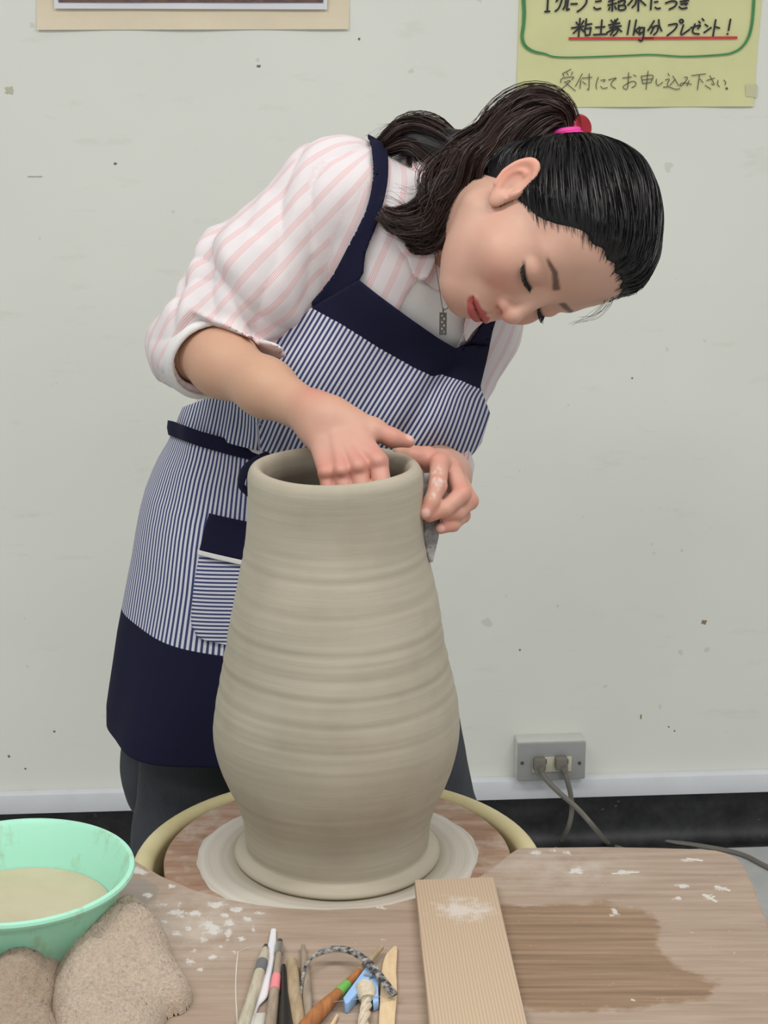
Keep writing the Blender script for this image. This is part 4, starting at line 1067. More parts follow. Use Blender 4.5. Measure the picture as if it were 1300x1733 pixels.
# turned-up white cuff
def cuff_fn(p):
    q = (p - CUFF_C.astype(np.float32)) @ CUFF_N.astype(np.float32)
    d = chain(p, [el_r - fore * 0.02 - CU * 0.003, el_r + fore * 0.1 - CU * 0.004], [0.0485, 0.0445]) - 0.002 * wob(p, 80, 5, 6)
    d = np.maximum(d, -(d + 0.0065))
    d = _smax(d, q - 0.010, 0.004); return _smax(d, -q - 0.020, 0.004)
V, Q = mesh_sdf(cuff_fn, el_r - 0.09, el_r + fore * 0.06 + 0.09, 0.0025)
new_mesh('cuff', V, Q, M_TEE, shirt)
# t-shirt
tee_out = [(660, 280), (690, 400), (706, 452), (720, 480), (740, 492), (768, 491), (800, 486), (930, 470), (930, 280)]
def tee_fn(p):
    d = torso(p, 0.0022) - 0.0008 * wob(p, 90, 5, 2)
    d = _smax(d, -pxd(p, tee_out), 0.002)
    return np.maximum(d, (waist + T_AX * 0.1 - p).astype(np.float32) @ T_AX.astype(np.float32))
V, Q = mesh_sdf(tee_fn, P(735, 470, 1.9) - 0.16, P(735, 470, 1.9) + 0.16, 0.003)
new_mesh('t_shirt', V, Q, M_TEE, person)
def front_side0(p): return (tp(0, -0.02, 0.9) - p).astype(np.float32) @ FRO.astype(np.float32)
# collar: a rolled fall behind the neck and two points lying on the chest
flap_r = smooth_poly([(664, 372), (700, 380), (738, 372), (742, 420), (724, 470), (702, 470), (690, 440), (672, 415)], 3)
flap_l = smooth_poly([(786, 548), (800, 522), (830, 515), (822, 540), (800, 562), (788, 578)], 3)
def collar_fn(p):
    wv = 0.0022 * wob(p, 120, 5, 2)
    roll = chain(p, [P(668, 296, 1.895), P(690, 284, 1.885), P(716, 292, 1.862), P(734, 322, 1.842), P(740, 360, 1.830), P(736, 395, 1.825)], [0.012, 0.0145, 0.0150, 0.0135, 0.011, 0.007], 0.01)
    roll = roll - 0.0035 * (np.abs(np.sin(p @ (LAT * 120 + T_AX * 160).astype(np.float32))) - 0.5) - wv
    return roll
V, Q = mesh_sdf(collar_fn, P(735, 400, 1.86) - 0.14, P(735, 400, 1.86) + 0.14, 0.0024)
q = V - nk0; b1, b2 = basis(nrm(hw(0, -14, -30) - nk0))
new_mesh('collar', V, Q, M_SHIRT, shirt, attrs={'stripe': ('FLOAT', np.arctan2(q @ b2, q @ b1) * 0.066 + 0.5)})

for fp_, fc_ in ((flap_r, P(705, 420, 1.83)), (flap_l, P(805, 545, 1.93))):
  def flap2_fn(p):
    d0 = shirt_torso(p); return np.maximum(np.maximum(d0 - 0.0085 - 0.0022 * wob(p, 120, 5, 2), -0.002 - d0), np.maximum(pxd(p, fp_), front_side0(p)))
  V, Q = mesh_sdf(flap2_fn, fc_ - 0.09, fc_ + 0.09, 0.0024)
  new_mesh('collar_point', V, Q, M_SHIRT, shirt, attrs={'stripe': ('FLOAT', (V - waist) @ LAT + 0.5)})

# ---------------------------------------------------------------- apron
apron = thing('apron_tmp', 'x x x x', 'x')
apron.name = 'apron'; apron.parent = person
for k in ('label', 'category'): del apron[k]
apron['label'] = 'navy and white ticking-stripe apron with navy trim'
def ticking(name, per=0.0043, duty=0.5):
    m = NT(name); o = m.obj()
    s = m.attr('stripe').outputs['Fac']
    n = m.noise(o, 1200, 2)
    tri = m.math('ABSOLUTE', m.math('SUBTRACT', m.math('FRACT', m.math('DIVIDE', s, per)), 0.5))
    f = m.ramp(tri, [(0.21, 1), (0.28, 0)])
    band = m.attr('band').outputs['Fac']
    white = m.ramp(n, [(0.3, srgb(204, 204, 214)), (0.7, srgb(220, 220, 228))])
    c = m.mix(f, white, srgb(62, 70, 110))
    c = m.mix(m.ramp(band, [(0.45, 0), (0.55, 1)]), c, srgb(21, 22, 48))
    m.col(c).rough(0.9).bump(n, 0.12, 0.0004).set(**{'Specular IOR Level': 0.25}); return m.m
M_TICK = ticking('ticking_stripe')
M_NAVY = plain('navy_cotton', srgb(21, 22, 48), 0.9, 0.12, 500, 0.1, **{'Specular IOR Level': 0.25})
pouch = P(700, 703, 1.918)
def bib_base(p):
    d = torso(p, 0.006)
    d = _smin(d, ell(p, pouch, (0.058, 0.050, 0.036), np.stack([CR, -CF, CU])), 0.05)
    d = _smin(d, ell(p, P(600, 640, 1.965), (0.07, 0.03, 0.07), TAX), 0.05)
    return d
fcut_o = tp(0, 0.0, 0.3)
def front_side(p, off=0.0): return (fcut_o + FRO * off - p).astype(np.float32) @ FRO.astype(np.float32)
bib_poly = [(529, 519), (607, 473), (640, 499), (690, 536), (740, 571), (772, 590), (798, 584), (829, 586), (824, 610), (813, 655), (830, 700), (800, 800), (700, 798), (560, 785), (450, 766), (400, 754), (345, 738), (290, 720), (200, 697), (200, 688), (300, 692), (345, 676), (400, 640), (437, 606), (480, 565)]
def bib_fn(p):
    d = bib_base(p)
    x, y, dep = project(p.astype(np.float64))
    # soft folds: a valley running down from the bib corner
    fold = np.exp(-(((x - 742) + 0.62 * (y - 645)) / 22.0) ** 2) * np.clip((y - 600) / 50, 0, 1) * np.clip((770 - y) / 40, 0, 1)
    gath = 0.0014 * np.sin(x * 0.16 + y * 0.02) * np.clip((x < 520) * (y - 660) / 60, 0, 1)
    d = d + 0.010 * fold.astype(np.float32) - gath.astype(np.float32) - 0.0016 * wob(p, 55, 6, 6) - 0.0006 * wob(p, 160, 5, 7)
    sh = np.maximum(d - 0.0105, 0.0035 - d)
    sh = np.maximum(sh, (poly_sd(bib_poly, x, y) * dep / FPX).astype(np.float32))
    return np.maximum(sh, front_side(p, -0.055))
V, Q = mesh_sdf(bib_fn, np.array([-0.30, 1.70, 0.74]), np.array([0.20, 2.28, 1.22]), 0.0028)
x, y, _ = project(V.astype(np.float64))
bandp = [(500, 540), (525, 520), (575, 547), (640, 588), (700, 622), (732, 637), (748, 634), (780, 644), (812, 658), (900, 670), (900, 400), (500, 400)]
band = np.clip(0.5 - poly_sd(bandp, x, y) / 3.0, 0, 1)
_w = sstep(x, 700, 800) * sstep(y, 600, 680)
st = ((V - waist) @ (CR * 0.85 - CU * 0.53)) * (1 - _w) + ((V - waist) @ (CR * 0.94 - CU * 0.34) - 0.012) * _w
wing = (x < 437) & (y > 625)
st = np.where(wing, (V - waist) @ nrm(np.array([1.0, -0.25, -0.28])) * 1.05, st)
new_mesh('bib', V, Q, M_TICK, apron, attrs={'stripe': ('FLOAT', st / 1.16 + 1.0), 'band': ('FLOAT', band)})
# straps
def strap(poly, lo_, hi_, h=0.0024, fo=-0.5):
    def fn(p):
        d = shirt_torso(p)
        d = _smin(d, sleeve_r(p), 0.02); d = _smin(d, sleeve_l(p), 0.015)
        return np.maximum(np.maximum(np.maximum(d - 0.0065, 0.0030 - d), pxd(p, poly)), front_side(p, fo))
    V, Q = mesh_sdf(fn, lo_, hi_, h)
    return new_mesh('shoulder_strap', V, Q, M_NAVY, apron)
c = P(590, 370, 1.86)
strap(smooth_poly([(622, 225), (629, 252), (631, 303), (619, 357), (590, 415), (561, 469), (524, 521), (606, 478), (619, 428), (640, 374), (655, 316), (657, 266), (648, 225)], 3), c - 0.14, c + 0.16)
c = P(820, 580, 1.93)
strap([(770, 590), (796, 578), (810, 556), (824, 525), (850, 500), (870, 530), (842, 535), (834, 560), (828, 590), (812, 650), (790, 640)], c - 0.10, c + 0.10, fo=0.0)
# hanging bow end just left of the vase
MB().tube(spline(np.array([P(455, 770, 1.92), P(432, 782, 1.915), P(414, 798, 1.915), P(408, 820, 1.92), P(420, 834, 1.925)]), 14), 0.011, 8, flat=0.35).build('tie_end', M_NAVY, apron)
# skirt
rows = [(700, 303), (728, 299), (745, 290), (765, 277), (785, 267), (812, 257), (845, 249), (880, 243), (920, 237), (960, 229), (1000, 221), (1050, 211), (1100, 203), (1140, 196), (1175, 190), (1207, 189)]
CXP = 480
def skirt_row(v):
    py = np.interp(v, np.linspace(0, 1, len(rows)), [r[0] for r in rows]); xl = np.interp(v, np.linspace(0, 1, len(rows)), [r[1] for r in rows])
    dep = 2.115 + 0.05 * v
    c = P(CXP, py, dep); a = (CXP - xl) * dep / FPX
    return c, a, py
V0 = 0.05
DZ_T = [-10.0, 10.0]; DZ_V = [0.0, 0.0]
def skirt_pt(th, v, off=0.0):
    c, a, py = skirt_row(v)
    b = 0.142 + 0.028 * min(1, v * 2.0)
    fold = 0.0030 * math.sin(9 * th + 1.2 * math.sin(3 * v)) * (0.25 + v) + 0.002 * math.sin(17 * th + 5 * v) * math.exp(-6 * v) + 0.0035 * math.sin(5 * th - 5 * v + 2) * v
    r = 1.0
    ca, sa = math.cos(th), math.sin(th)
    # superellipse-ish section, rotated a little with the hips
    k = (abs(ca) ** 2.8 + abs(sa) ** 2.8) ** (-1 / 2.8)
    a2, b2 = a * (0.90 if ca > 0 else 1.0) + fold + off, b + fold + off
    X = a2 * k * ca; Y = -b2 * k * sa
    tilt = 0.20 * (1 - min(1, max(0, (v - 0.5) / 0.5))) * min(1, max(0, v / 0.3))
    return c + np.array([X, Y, -tilt * (X + a) * (1 if X < 0 else max(0, 1 - X / 0.1)) + float(np.interp(-th, DZ_T, DZ_V)) * max(0, 1 - max(0, v - V0) / 0.22)]), a
_tt = np.radians(np.linspace(216, -20, 120)); _dz = []
for t_ in _tt:
    g0 = skirt_pt(t_, V0)[0]; z_ = g0[2]
    for _ in range(12):
        x_, y_, d_ = project(np.array([g0[0], g0[1], z_])); z_ += (y_ - np.interp(x_, TIE_X, TIE_Y)) * d_ / FPX
    _dz.append(z_ - g0[2])
DZ_T = list(-_tt); DZ_V = _dz
NTH, NVV = 320, 120
ths = np.radians(np.linspace(214, -18, NTH)); vvs = np.linspace(V0, 1, NVV)
G = np.zeros((NVV, NTH, 3)); ST = np.zeros((NVV, NTH)); BD = np.zeros((NVV, NTH))
amid = skirt_row(0.55)[1]
for j, v in enumerate(vvs):
    for i, t_ in enumerate(ths):
        G[j, i], _ = skirt_pt(t_, v); ST[j, i] = t_ * (amid + 0.13) / 2 * 1.08
        BD[j, i] = v
vband = float(np.interp(1008, [r[0] for r in rows], np.linspace(0, 1, len(rows))))
BD = np.clip(0.5 + (BD - vband) * 60, 0, 1)
_row = G[NVV // 2]; ST[:] = np.concatenate([[0], np.cumsum(np.linalg.norm(np.diff(_row, axis=0), axis=1))])[None, :] / 1.42
N1 = NTH * NVV
def sheet(name, G, mat, parent, attrs, thick):
    nv, nt, _ = G.shape
    du = np.gradient(G, axis=1); dv = np.gradient(G, axis=0); nn = np.cross(du, dv); nn /= np.linalg.norm(nn, axis=2)[..., None] + 1e-12
    c = G.mean((0, 1))
    if ((nn * (CAM - G)).sum(2)).mean() < 0: nn = -nn
    A1 = (G + nn * thick / 2).reshape(-1, 3); A2 = (G - nn * thick / 2).reshape(-1, 3); N = nv * nt
    jj, i2 = np.meshgrid(np.arange(nv - 1), np.arange(nt - 1), indexing='ij')
    a = (jj * nt + i2).ravel(); q1 = np.stack([a, a + nt, a + nt + 1, a + 1], 1); q2 = q1[:, ::-1] + N
    ed = np.concatenate([np.arange(nt), np.arange(1, nv) * nt + nt - 1, (nv - 1) * nt + np.arange(nt - 2, -1, -1), np.arange(nv - 2, 0, -1) * nt])
    e2 = np.roll(ed, -1); q3 = np.stack([ed, e2, e2 + N, ed + N], 1)
    at = {k: ('FLOAT', np.concatenate([x.ravel(), x.ravel()])) for k, x in attrs.items()}
    o = new_mesh(name, np.concatenate([A1, A2]), np.concatenate([q1, q2, q3]), mat, parent, attrs=at)
    import bmesh
    bm = bmesh.new(); bm.from_mesh(o.data); bmesh.ops.recalc_face_normals(bm, faces=bm.faces); bm.to_mesh(o.data); bm.free()
    return o
sheet('skirt', G, M_TICK, apron, {'stripe': ST + 3.0, 'band': BD}, 0.002)
Gt = np.zeros((9, NTH, 3))
for j in range(9):
    for i, t_ in enumerate(ths):
        Gt[j, i] = skirt_pt(t_, V0, 0.0065 - 0.0012 * abs(j - 4) / 4)[0] + np.array([0, 0, (4 - j) * 0.0021])
sheet('waist_tie', Gt, M_NAVY, apron, {}, 0.003)
# pocket, laid out on the skirt sheet
gx, gy, _ = project(G.reshape(-1, 3)); gx = gx.reshape(NVV, NTH); gy = gy.reshape(NVV, NTH)
def find(px, py):
    vis = (np.degrees(ths)[None, :] > 20) & (np.degrees(ths)[None, :] < 180)
    d = np.where(vis, (gx - px) ** 2 + (gy - py) ** 2, 1e9); k = np.argmin(d); return ths[k % NTH], vvs[k // NTH]
tA, vA = find(357, 868); tB, vB = find(343, 930); tC, vC = find(328, 1040); tD, vD = find(350, 1080); tE, vE = find(415, 1100)
def patch(name, mat, lt, rt, nrow, off, attrs_fn, thick=0.002):
    """lt: list of (theta, v) down the left edge; spans to theta rt"""
    lt = spline(np.array(lt), nrow); n2 = 40
    Gp = np.zeros((nrow, n2, 3)); S_ = np.zeros((nrow, n2)); B_ = np.zeros((nrow, n2))
    for j in range(nrow):
        for i in range(n2):
            th_ = lt[j, 0] + (rt - lt[j, 0]) * i / (n2 - 1)
            Gp[j, i], _ = skirt_pt(th_, lt[j, 1], off); S_[j, i], B_[j, i] = attrs_fn(th_, lt[j, 1], Gp[j, i])
    return sheet(name, Gp, mat, apron, {'stripe': S_, 'band': B_}, thick)
rt = math.radians(60)
pk = patch('pocket', M_TICK, [(tB, vB), ((tB + tC) / 2 + 0.01, (vB + vC) / 2), (tC, vC), ((tC + tD) / 2 + 0.02, (vC + vD) / 2 + 0.006), (tD, vD), (tE, vD + 0.004)], rt, 60, 0.0035, lambda th_, v, g: (g[2] + 3.0, 0.0))
patch('pocket_flap', M_NAVY, [(tA, vA), ((tA + tB) / 2, (vA + vB) / 2), (tB, vB)], rt, 20, 0.0055, lambda th_, v, g: (0, 1))
pb = patch('pocket_piping', M_TEE, [(tB + 0.005, vB - 0.002), (tB + 0.005, vB + 0.005), (tB + 0.005, vB + 0.012)], rt, 5, 0.0075, lambda th_, v, g: (0, 0))
# ---------------------------------------------------------------- jeans
def jeans_fn(p):
    d = ell(p, hips + np.array([0, 0, 0.025]), (0.143, 0.096, 0.145), hip_ax)
    d = _smin(d, chain(p, [hips - hip_ax[0] * 0.08, kn_r, an_r + np.array([0, 0, -0.03])], [0.082, 0.064, 0.056], 0.02), 0.04)
    d = _smin(d, chain(p, [hips + hip_ax[0] * 0.085, kn_l, an_l + np.array([0, 0, -0.03])], [0.082, 0.066, 0.058], 0.02), 0.04)
    d = _smin(d, ell(p, P(258, 1300, 2.25), (0.040, 0.05, 0.075)), 0.02)
    d = d - 0.002 * wob(p, 60, 6, 2) - 0.001 * wob(p, 150, 5, 3)
    return np.maximum(d, FZ + 0.03 - p[:, 2])
def denim():
    m = NT('charcoal_denim'); o = m.obj()
    n = m.noise(m.mapping(o, (1, 1, 0.25)), 700, 2); b = m.noise(o, 12, 4)
    c = m.ramp(b, [(0.3, srgb(38, 40, 44)), (0.7, srgb(62, 66, 72))])
    c = m.mix(m.math('MULTIPLY', n, 0.25), c, srgb(96, 100, 106))
    m.col(c).rough(0.9).bump(n, 0.15, 0.0005); return m.m
V, Q = mesh_sdf(jeans_fn, np.array([-0.36, 1.80, FZ]), np.array([0.24, 2.50, 0.98]), 0.006)
new_mesh('jeans', V, Q, denim(), person)
# ================================================================== hair
def strands(name, curves, widths, mat, parent, ribbon=False):
    """curves: (N, M, 3) array; one thin tapered strand per curve, all one mesh"""
    C_ = np.asarray(curves, np.float32); N, M, _ = C_.shape
    tg = np.gradient(C_, axis=1); tg /= np.linalg.norm(tg, axis=2)[..., None] + 1e-9
    ref = rng.normal(size=(N, 1, 3)); ref /= np.linalg.norm(ref, axis=2)[..., None]
    ref = np.tile(ref, (1, M, 1)).astype(np.float32)
    b = np.cross(tg, ref); b /= np.linalg.norm(b, axis=2)[..., None] + 1e-9
    u = np.cross(b, tg)
    w_ = np.asarray(widths, np.float32)
    if w_.ndim == 1: w_ = np.tile(w_[None], (N, 1))
    sides = 2 if ribbon else 3
    V = []
    for k in range(sides):
        a = 2 * math.pi * k / sides
        V.append(C_ + (b * math.cos(a) + u * math.sin(a)) * w_[..., None])
    V = np.stack(V, 2).reshape(-1, 3)
    base = (np.arange(N)[:, None] * M + np.arange(M - 1)[None]).reshape(-1) * sides
    Q = []
    for k in range(1 if ribbon else sides):
        k2 = (k + 1) % sides
        Q.append(np.stack([base + k, base + k2, base + sides + k2, base + sides + k], 1))
    rnd = np.repeat(rng.uniform(0, 1, N), M * sides)
    o = new_mesh(name, V, np.concatenate(Q), mat, parent, attrs={'rnd': ('FLOAT', rnd)})
    o['kind'] = 'stuff'
    return o
def hair_mat(name, c0, c1, rough=0.38):
    m = NT(name)
    c = m.mix(m.attr('rnd').outputs['Fac'], c0, c1)
    m.col(c).rough(rough).set(**{'Specular IOR Level': 0.45}); return m.m
M_HAIR = hair_mat('black_hair', srgb(17, 15, 16), srgb(30, 26, 26))
M_HAIR2 = hair_mat('dark_brown_hair', srgb(24, 17, 16), srgb(74, 52, 44), 0.45)
M_HCAP = plain('hair_base', srgb(17, 15, 16), 0.5, 0.2, 300)
TIE = np.array([-8.0, -87.0, 48.0])
# hair region: in (f, u), in front of this line is face
hl_f = np.array([[92, 96], [78, 84], [66, 70], [57, 56], [50, 42], [42, 30], [34, 21], [25, 12], [17, 4], [11, -4]])   # (f, u) hairline from forehead to sideburn
def hair_sd(q):
    """negative where hair grows (mm)"""
    f, u, A_ = q[:, 1], q[:, 2], np.abs(q[:, 0])
    poly = np.array([[120, 140], [104, 104]] + hl_f.tolist() + [[9, -8], [2, 6], [-4, 20], [-16, 26], [-24, 14], [-26, -6], [-38, -32], [-60, -62], [-140, -70], [-140, 140]])
    d = seg_dist(poly, f, u); d = np.where(inside(poly, f, u), -d, d)
    return d + 2.0 * np.sin(A_ * 0.35) * (f > 30)
def cap_mm(q, o):
    s = q.copy(); s[:, 0] = np.abs(s[:, 0])
    d = ell(s, (0, 2, 43), (73 + o, 76 + o, 88 + o))
    d = _smin(d, ell(s, (0, 44, 52), (62 + o, 46 + o, 58 + o)), 24)
    d = _smin(d, ell(s, (0, -28, -2), (56 + o, 44 + o, 50 + o)), 24)
    return d
def hair_cap(p):
    q = hl(p)
    sd = hair_sd(q)
    th_ = np.clip(-sd * 0.5, -3.0, 8.0)
    return (cap_mm(q, 0.0) - th_ + 1.0 * np.sin(q[:, 2] * 0.9 + q[:, 0] * 0.2) * 0) / 1000.0
V, Q = mesh_sdf(hair_cap, HC - 0.16, HC + 0.16, 0.003)
qv = hl(V.astype(np.float32))
hair = new_mesh('hair', V, Q, M_HCAP, person)
hair['label'] = 'black hair pulled back into a wavy ponytail'
# strands over the cap
cand = np.where((hair_sd(qv) < 0.5) & (hair_sd(qv) > -150))[0]
sdv = hair_sd(qv[cand])
w_ = np.where(sdv > -8, 6.0, 1.0); w_ /= w_.sum()
roots = qv[rng.choice(cand, min(7000, len(cand) - 10), replace=False, p=w_)]
NS, M = len(roots), 16
tpar = np.linspace(0, 1, M)
tiej = TIE + rng.normal(size=(NS, 3)) * np.array([4, 2, 4])
C_ = roots[:, None, :] * (1 - tpar)[None, :, None] + tiej[:, None, :] * tpar[None, :, None]
lift = rng.uniform(0.3, 2.6, NS)
for it in range(6):
    fl_ = C_.reshape(-1, 3).astype(np.float32)
    sdl = np.clip(-hair_sd(fl_) * 0.5, -1.0, 8.0)
    tgt = sdl + np.repeat(lift, M)
    d = cap_mm(fl_, 0.0) - tgt; e = 0.5
    g = np.stack([cap_mm(fl_ + np.eye(3, dtype=np.float32)[k] * e, 0.0) - cap_mm(fl_, 0.0) for k in range(3)], 1) / e
    g /= np.linalg.norm(g, axis=1)[:, None] + 1e-6
    fl_ = fl_ - g * d[:, None]
    Cn = fl_.reshape(NS, M, 3)
    keep = (tpar > 0.93)[None, :, None]
    C_ = np.where(keep, C_, Cn)
    C_[:, 1:-1] = 0.5 * C_[:, 1:-1] + 0.25 * (C_[:, :-2] + C_[:, 2:])
Cw = HC + (C_ @ HAX.astype(np.float64)) / 1000.0
strands('scalp_hair', Cw, np.interp(tpar, [0, 0.1, 1], [0.00015, 0.0004, 0.0004]), M_HAIR, hair, True)
# baby hairs on the hairline
cand = np.where(np.abs(hair_sd(qv) - 0.5) < 3)[0]; cand = cand[qv[cand][:, 1] > 0]
rt_ = qv[rng.choice(cand, min(1300, len(cand)), replace=False)] + rng.normal(size=(min(1300, len(cand)), 3)) * 2
dirv = TIE - rt_; dirv /= np.linalg.norm(dirv, axis=1)[:, None]
tt = np.linspace(-7, 16, 8)
Cb = rt_[:, None, :] + dirv[:, None, :] * tt[None, :, None]
fl_ = Cb.reshape(-1, 3).astype(np.float32)
for it in range(4):
    d = cap_mm(fl_, 0.0) - 1.0; e = 0.5
    g = np.stack([cap_mm(fl_ + np.eye(3, dtype=np.float32)[k] * e, 0.0) - cap_mm(fl_, 0.0) for k in range(3)], 1) / e
    fl_ = fl_ - g * d[:, None]
Cb = HC + (fl_.reshape(Cb.shape) @ HAX.astype(np.float64)) / 1000.0
strands('hairline_wisps', Cb, np.interp(np.linspace(0, 1, 8), [0, 0.3, 1], [0.00008, 0.00020, 0.0003]), M_HAIR, hair)

# ---- ponytail: locks as guide curves (px, py, depth, radius mm)
def lock(guide, n, wave=2.0, freq=2.0, spread_end=1.0, seedph=0.0, M=30):
    g = np.array([[*P(a, b, c), r / 1000.0] for a, b, c, r in guide]); s = spline(g, M)
    ctr, rad = s[:, :3], np.abs(s[:, 3])
    tg = np.gradient(ctr, axis=0); tg /= np.linalg.norm(tg, axis=1)[:, None]
    b = np.cross(tg, CF); b /= np.linalg.norm(b, axis=1)[:, None]; u = np.cross(b, tg)
    n = int(n * 5.6)
    nc = max(6, n // 90)
    ca_ = rng.uniform(0, 2 * math.pi, nc); cr_ = np.sqrt(rng.uniform(0, 1, nc)); ci = rng.integers(0, nc, n)
    xx = cr_[ci] * np.cos(ca_[ci]) + rng.normal(size=n) * 0.13; yy = cr_[ci] * np.sin(ca_[ci]) + rng.normal(size=n) * 0.13
    ang = np.arctan2(yy, xx); rr_ = np.hypot(xx, yy); cph = rng.uniform(0, 6.28, nc)[ci]
    t_ = np.linspace(0, 1, M)
    tw = seedph + 1.2 * t_
    out = np.zeros((n, M, 3))
    ln = rng.uniform(0.80, 1.0, n)
    for k in range(n):
        a = ang[k] + tw + 0.35 * np.sin(2 * math.pi * t_ * freq * 0.5 + cph[k])
        fly = 1.0 + (rng.uniform(0, 1) ** 10) * 0.4
        rk = rad * rr_[k] * fly
        x_ = rk * np.cos(a); y_ = rk * np.sin(a)
        wv = wave / 1000.0 * t_ * np.sin(2 * math.pi * freq * t_ + seedph * 3 + 0.5 * np.sin(cph[k]))
        c = ctr + b * (x_ + wv)[:, None] + u * (y_ + wv * 0.5)[:, None]
        tt = np.linspace(0, ln[k], M); idx = tt * (M - 1); i0 = np.minimum(idx.astype(int), M - 2); fr = (idx - i0)[:, None]
        out[k] = c[i0] * (1 - fr) + c[i0 + 1] * fr
    return out
tiew = hw(*TIE); tx, ty, td = project(tiew)
print('tie px', tx, ty, td, 'head centre', project(HC))
LK = []
T0 = (tx, ty + 2, td, 8)
# main mass: up and over, then down behind the ear
LK.append(lock([T0, (958, 205, td, 10), (938, 190, td + .000, 16), (905, 192, td + .01, 20), (868, 212, td + .02, 23), (840, 250, td + .03, 25), (800, 290, td + .03, 27), (762, 345, td + .01, 25), (722, 372, 1.80, 22), (682, 366, 1.79, 15), (648, 345, 1.79, 6)], 620, 9, 2.2, seedph=0.3))
LK.append(lock([T0, (957, 204, td, 10), (936, 188, td, 16), (895, 186, td + .02, 19), (858, 208, td + .03, 23), (825, 236, td + .04, 23), (775, 256, td + .06, 22), (730, 240, td + .06, 21), (690, 232, td + .06, 17), (650, 240, td + .06, 11), (618, 243, td + .06, 4)], 560, 6, 2.6, seedph=1.5))
LK.append(lock([T0, (955, 206, td, 9), (928, 202, td - .005, 14), (888, 220, td - .01, 20), (850, 250, td + .0, 28), (815, 290, td + .0, 28), (775, 320, td + .01, 28), (748, 360, td + .0, 24), (715, 395, 1.80, 14), (690, 402, 1.79, 5)], 480, 9, 2.3, seedph=2.4))
LK.append(lock([(880, 192, td + .01, 10), (848, 220, td - .01, 13), (830, 255, td - .03, 12), (800, 280, td - .035, 14), (770, 330, td - .02, 16), (735, 372, 1.79, 14), (700, 385, 1.785, 9), (660, 372, 1.785, 4)], 200, 11, 2.6, seedph=4.0))
LK.append(lock([(800, 260, td + .04, 18), (770, 275, td + .05, 24), (735, 280, td + .06, 22), (712, 262, td + .06, 16), (700, 245, td + .06, 8)], 200, 5, 1.4, seedph=5.0))
LK.append(lock([(800, 300, td + .0, 22), (770, 355, td, 24), (745, 395, td, 16), (725, 412, 1.80, 6)], 220, 3, 1.2, seedph=0.9))
strands('ponytail', np.concatenate(LK), np.interp(np.linspace(0, 1, 30), [0, 0.8, 1], [0.0004, 0.0004, 0.00015]), M_HAIR2, hair, True)
# dark core so that the wall does not show through
def core(p):
    d = None
    for g in ([T0[:3], (940, 205, td), (900, 196, td + .012), (864, 218, td + .022), (838, 250, td + .025), (800, 295, td + .02), (765, 345, td + .005), (728, 376, 1.80)],
              [(845, 222, td + .03), (780, 256, td + .058), (735, 252, td + .06), (695, 236, td + .06)],
              [(860, 250, td + .0), (815, 292, td + .005), (775, 322, td + .01), (750, 362, td)]):
        c = chain(p, [P(*a) for a in g], np.linspace(0.008, 0.014, len(g)), 0.015) if len(g) > 4 else chain(p, [P(*a) for a in g], [0.016] * len(g), 0.02)
        d = c if d is None else _smin(d, c, 0.02)
    return d - 0.002 * wob(p, 160, 5, 3)
V, Q = mesh_sdf(core, P(800, 280, 1.86) - 0.17, P(800, 280, 1.86) + 0.17, 0.004)
new_mesh('ponytail_core', V, Q, M_HCAP, hair)
# loose flyaway strands
fly = []
for (a, b, c, e) in (((720, 360, 1.79), (690, 350, 1.78), (660, 335, 1.78), (640, 338, 1.78)), ((740, 300, 1.80), (715, 325, 1.78), (690, 345, 1.78), (655, 340, 1.78)), ((735, 290, 1.80), (720, 310, 1.78), (700, 322, 1.78), (668, 312, 1.78)),
                     ((1030, 492, 1.745), (1022, 515, 1.74), (1000, 535, 1.735), (968, 545, 1.73)), ((1040, 490, 1.745), (1034, 510, 1.74), (1010, 532, 1.735), (975, 540, 1.735)), ((700, 380, 1.79), (690, 400, 1.785), (705, 418, 1.79), (720, 415, 1.795)),
                     ((660, 240, 1.9), (640, 235, 1.9), (625, 248, 1.9), (612, 240, 1.9)), ((750, 230, 1.9), (730, 205, 1.9), (705, 200, 1.9), (690, 215, 1.9)), ((720, 230, 1.9), (700, 190, 1.9), (670, 205, 1.9), (640, 222, 1.9)), ((700, 225, 1.9), (670, 215, 1.9), (650, 220, 1.9), (622, 236, 1.9))):
    base_ = np.array([P(*a), P(*b), P(*c), P(*e)])
    for k in range(5):
        fly.append(spline(base_ + rng.normal(size=(4, 3)) * np.array([0.0012, 0.001, 0.0018]) * np.array([[0.3], [1], [1.5], [2.2]]), 20))
strands('flyaway_hair', np.array(fly), np.interp(np.linspace(0, 1, 20), [0, 1], [0.00028, 0.00008]), M_HAIR, hair)
# hair tie and clip
tdir = nrm(CU * 0.93 - CR * 0.32 + CF * 0.1)
b1 = nrm(np.cross(tdir, CF)); b2 = np.cross(tdir, b1)
M_PINK = plain('pink_elastic', srgb(240, 70, 165), 0.6, 0.08, 400)
tie = []
for k, off in enumerate((-0.004, 0.0005, 0.005)):
    ring = [tiew + tdir * (0.004 + off + 0.0015 * math.sin(2 * a)) + (b1 * math.cos(a) + b2 * math.sin(a)) * (0.0165 - 0.0005 * k) for a in np.linspace(0, 2 * math.pi, 33)]
    tie.append(ring)
mb = MB()
for r_ in tie: mb.tube(np.array(r_), 0.0030, 8, cap=False)
ht = mb.build('hair_tie', M_PINK, hair); ht['label'] = 'bright pink elastic hair tie'
M_CLIP = plain('dark_red_plastic', srgb(150, 28, 38), 0.25, 0.1, 100)
cc = P(984, 214, td - 0.002)
o = MB().lathe([(0.0, -0.004), (0.010, -0.004), (0.0125, -0.0015), (0.0125, 0.0015), (0.010, 0.004), (0, 0.004)], (0, 0, 0), 24).build('hair_bead', M_CLIP, hair)
o.rotation_euler = (math.radians(70), 0, math.radians(35)); o.location = cc
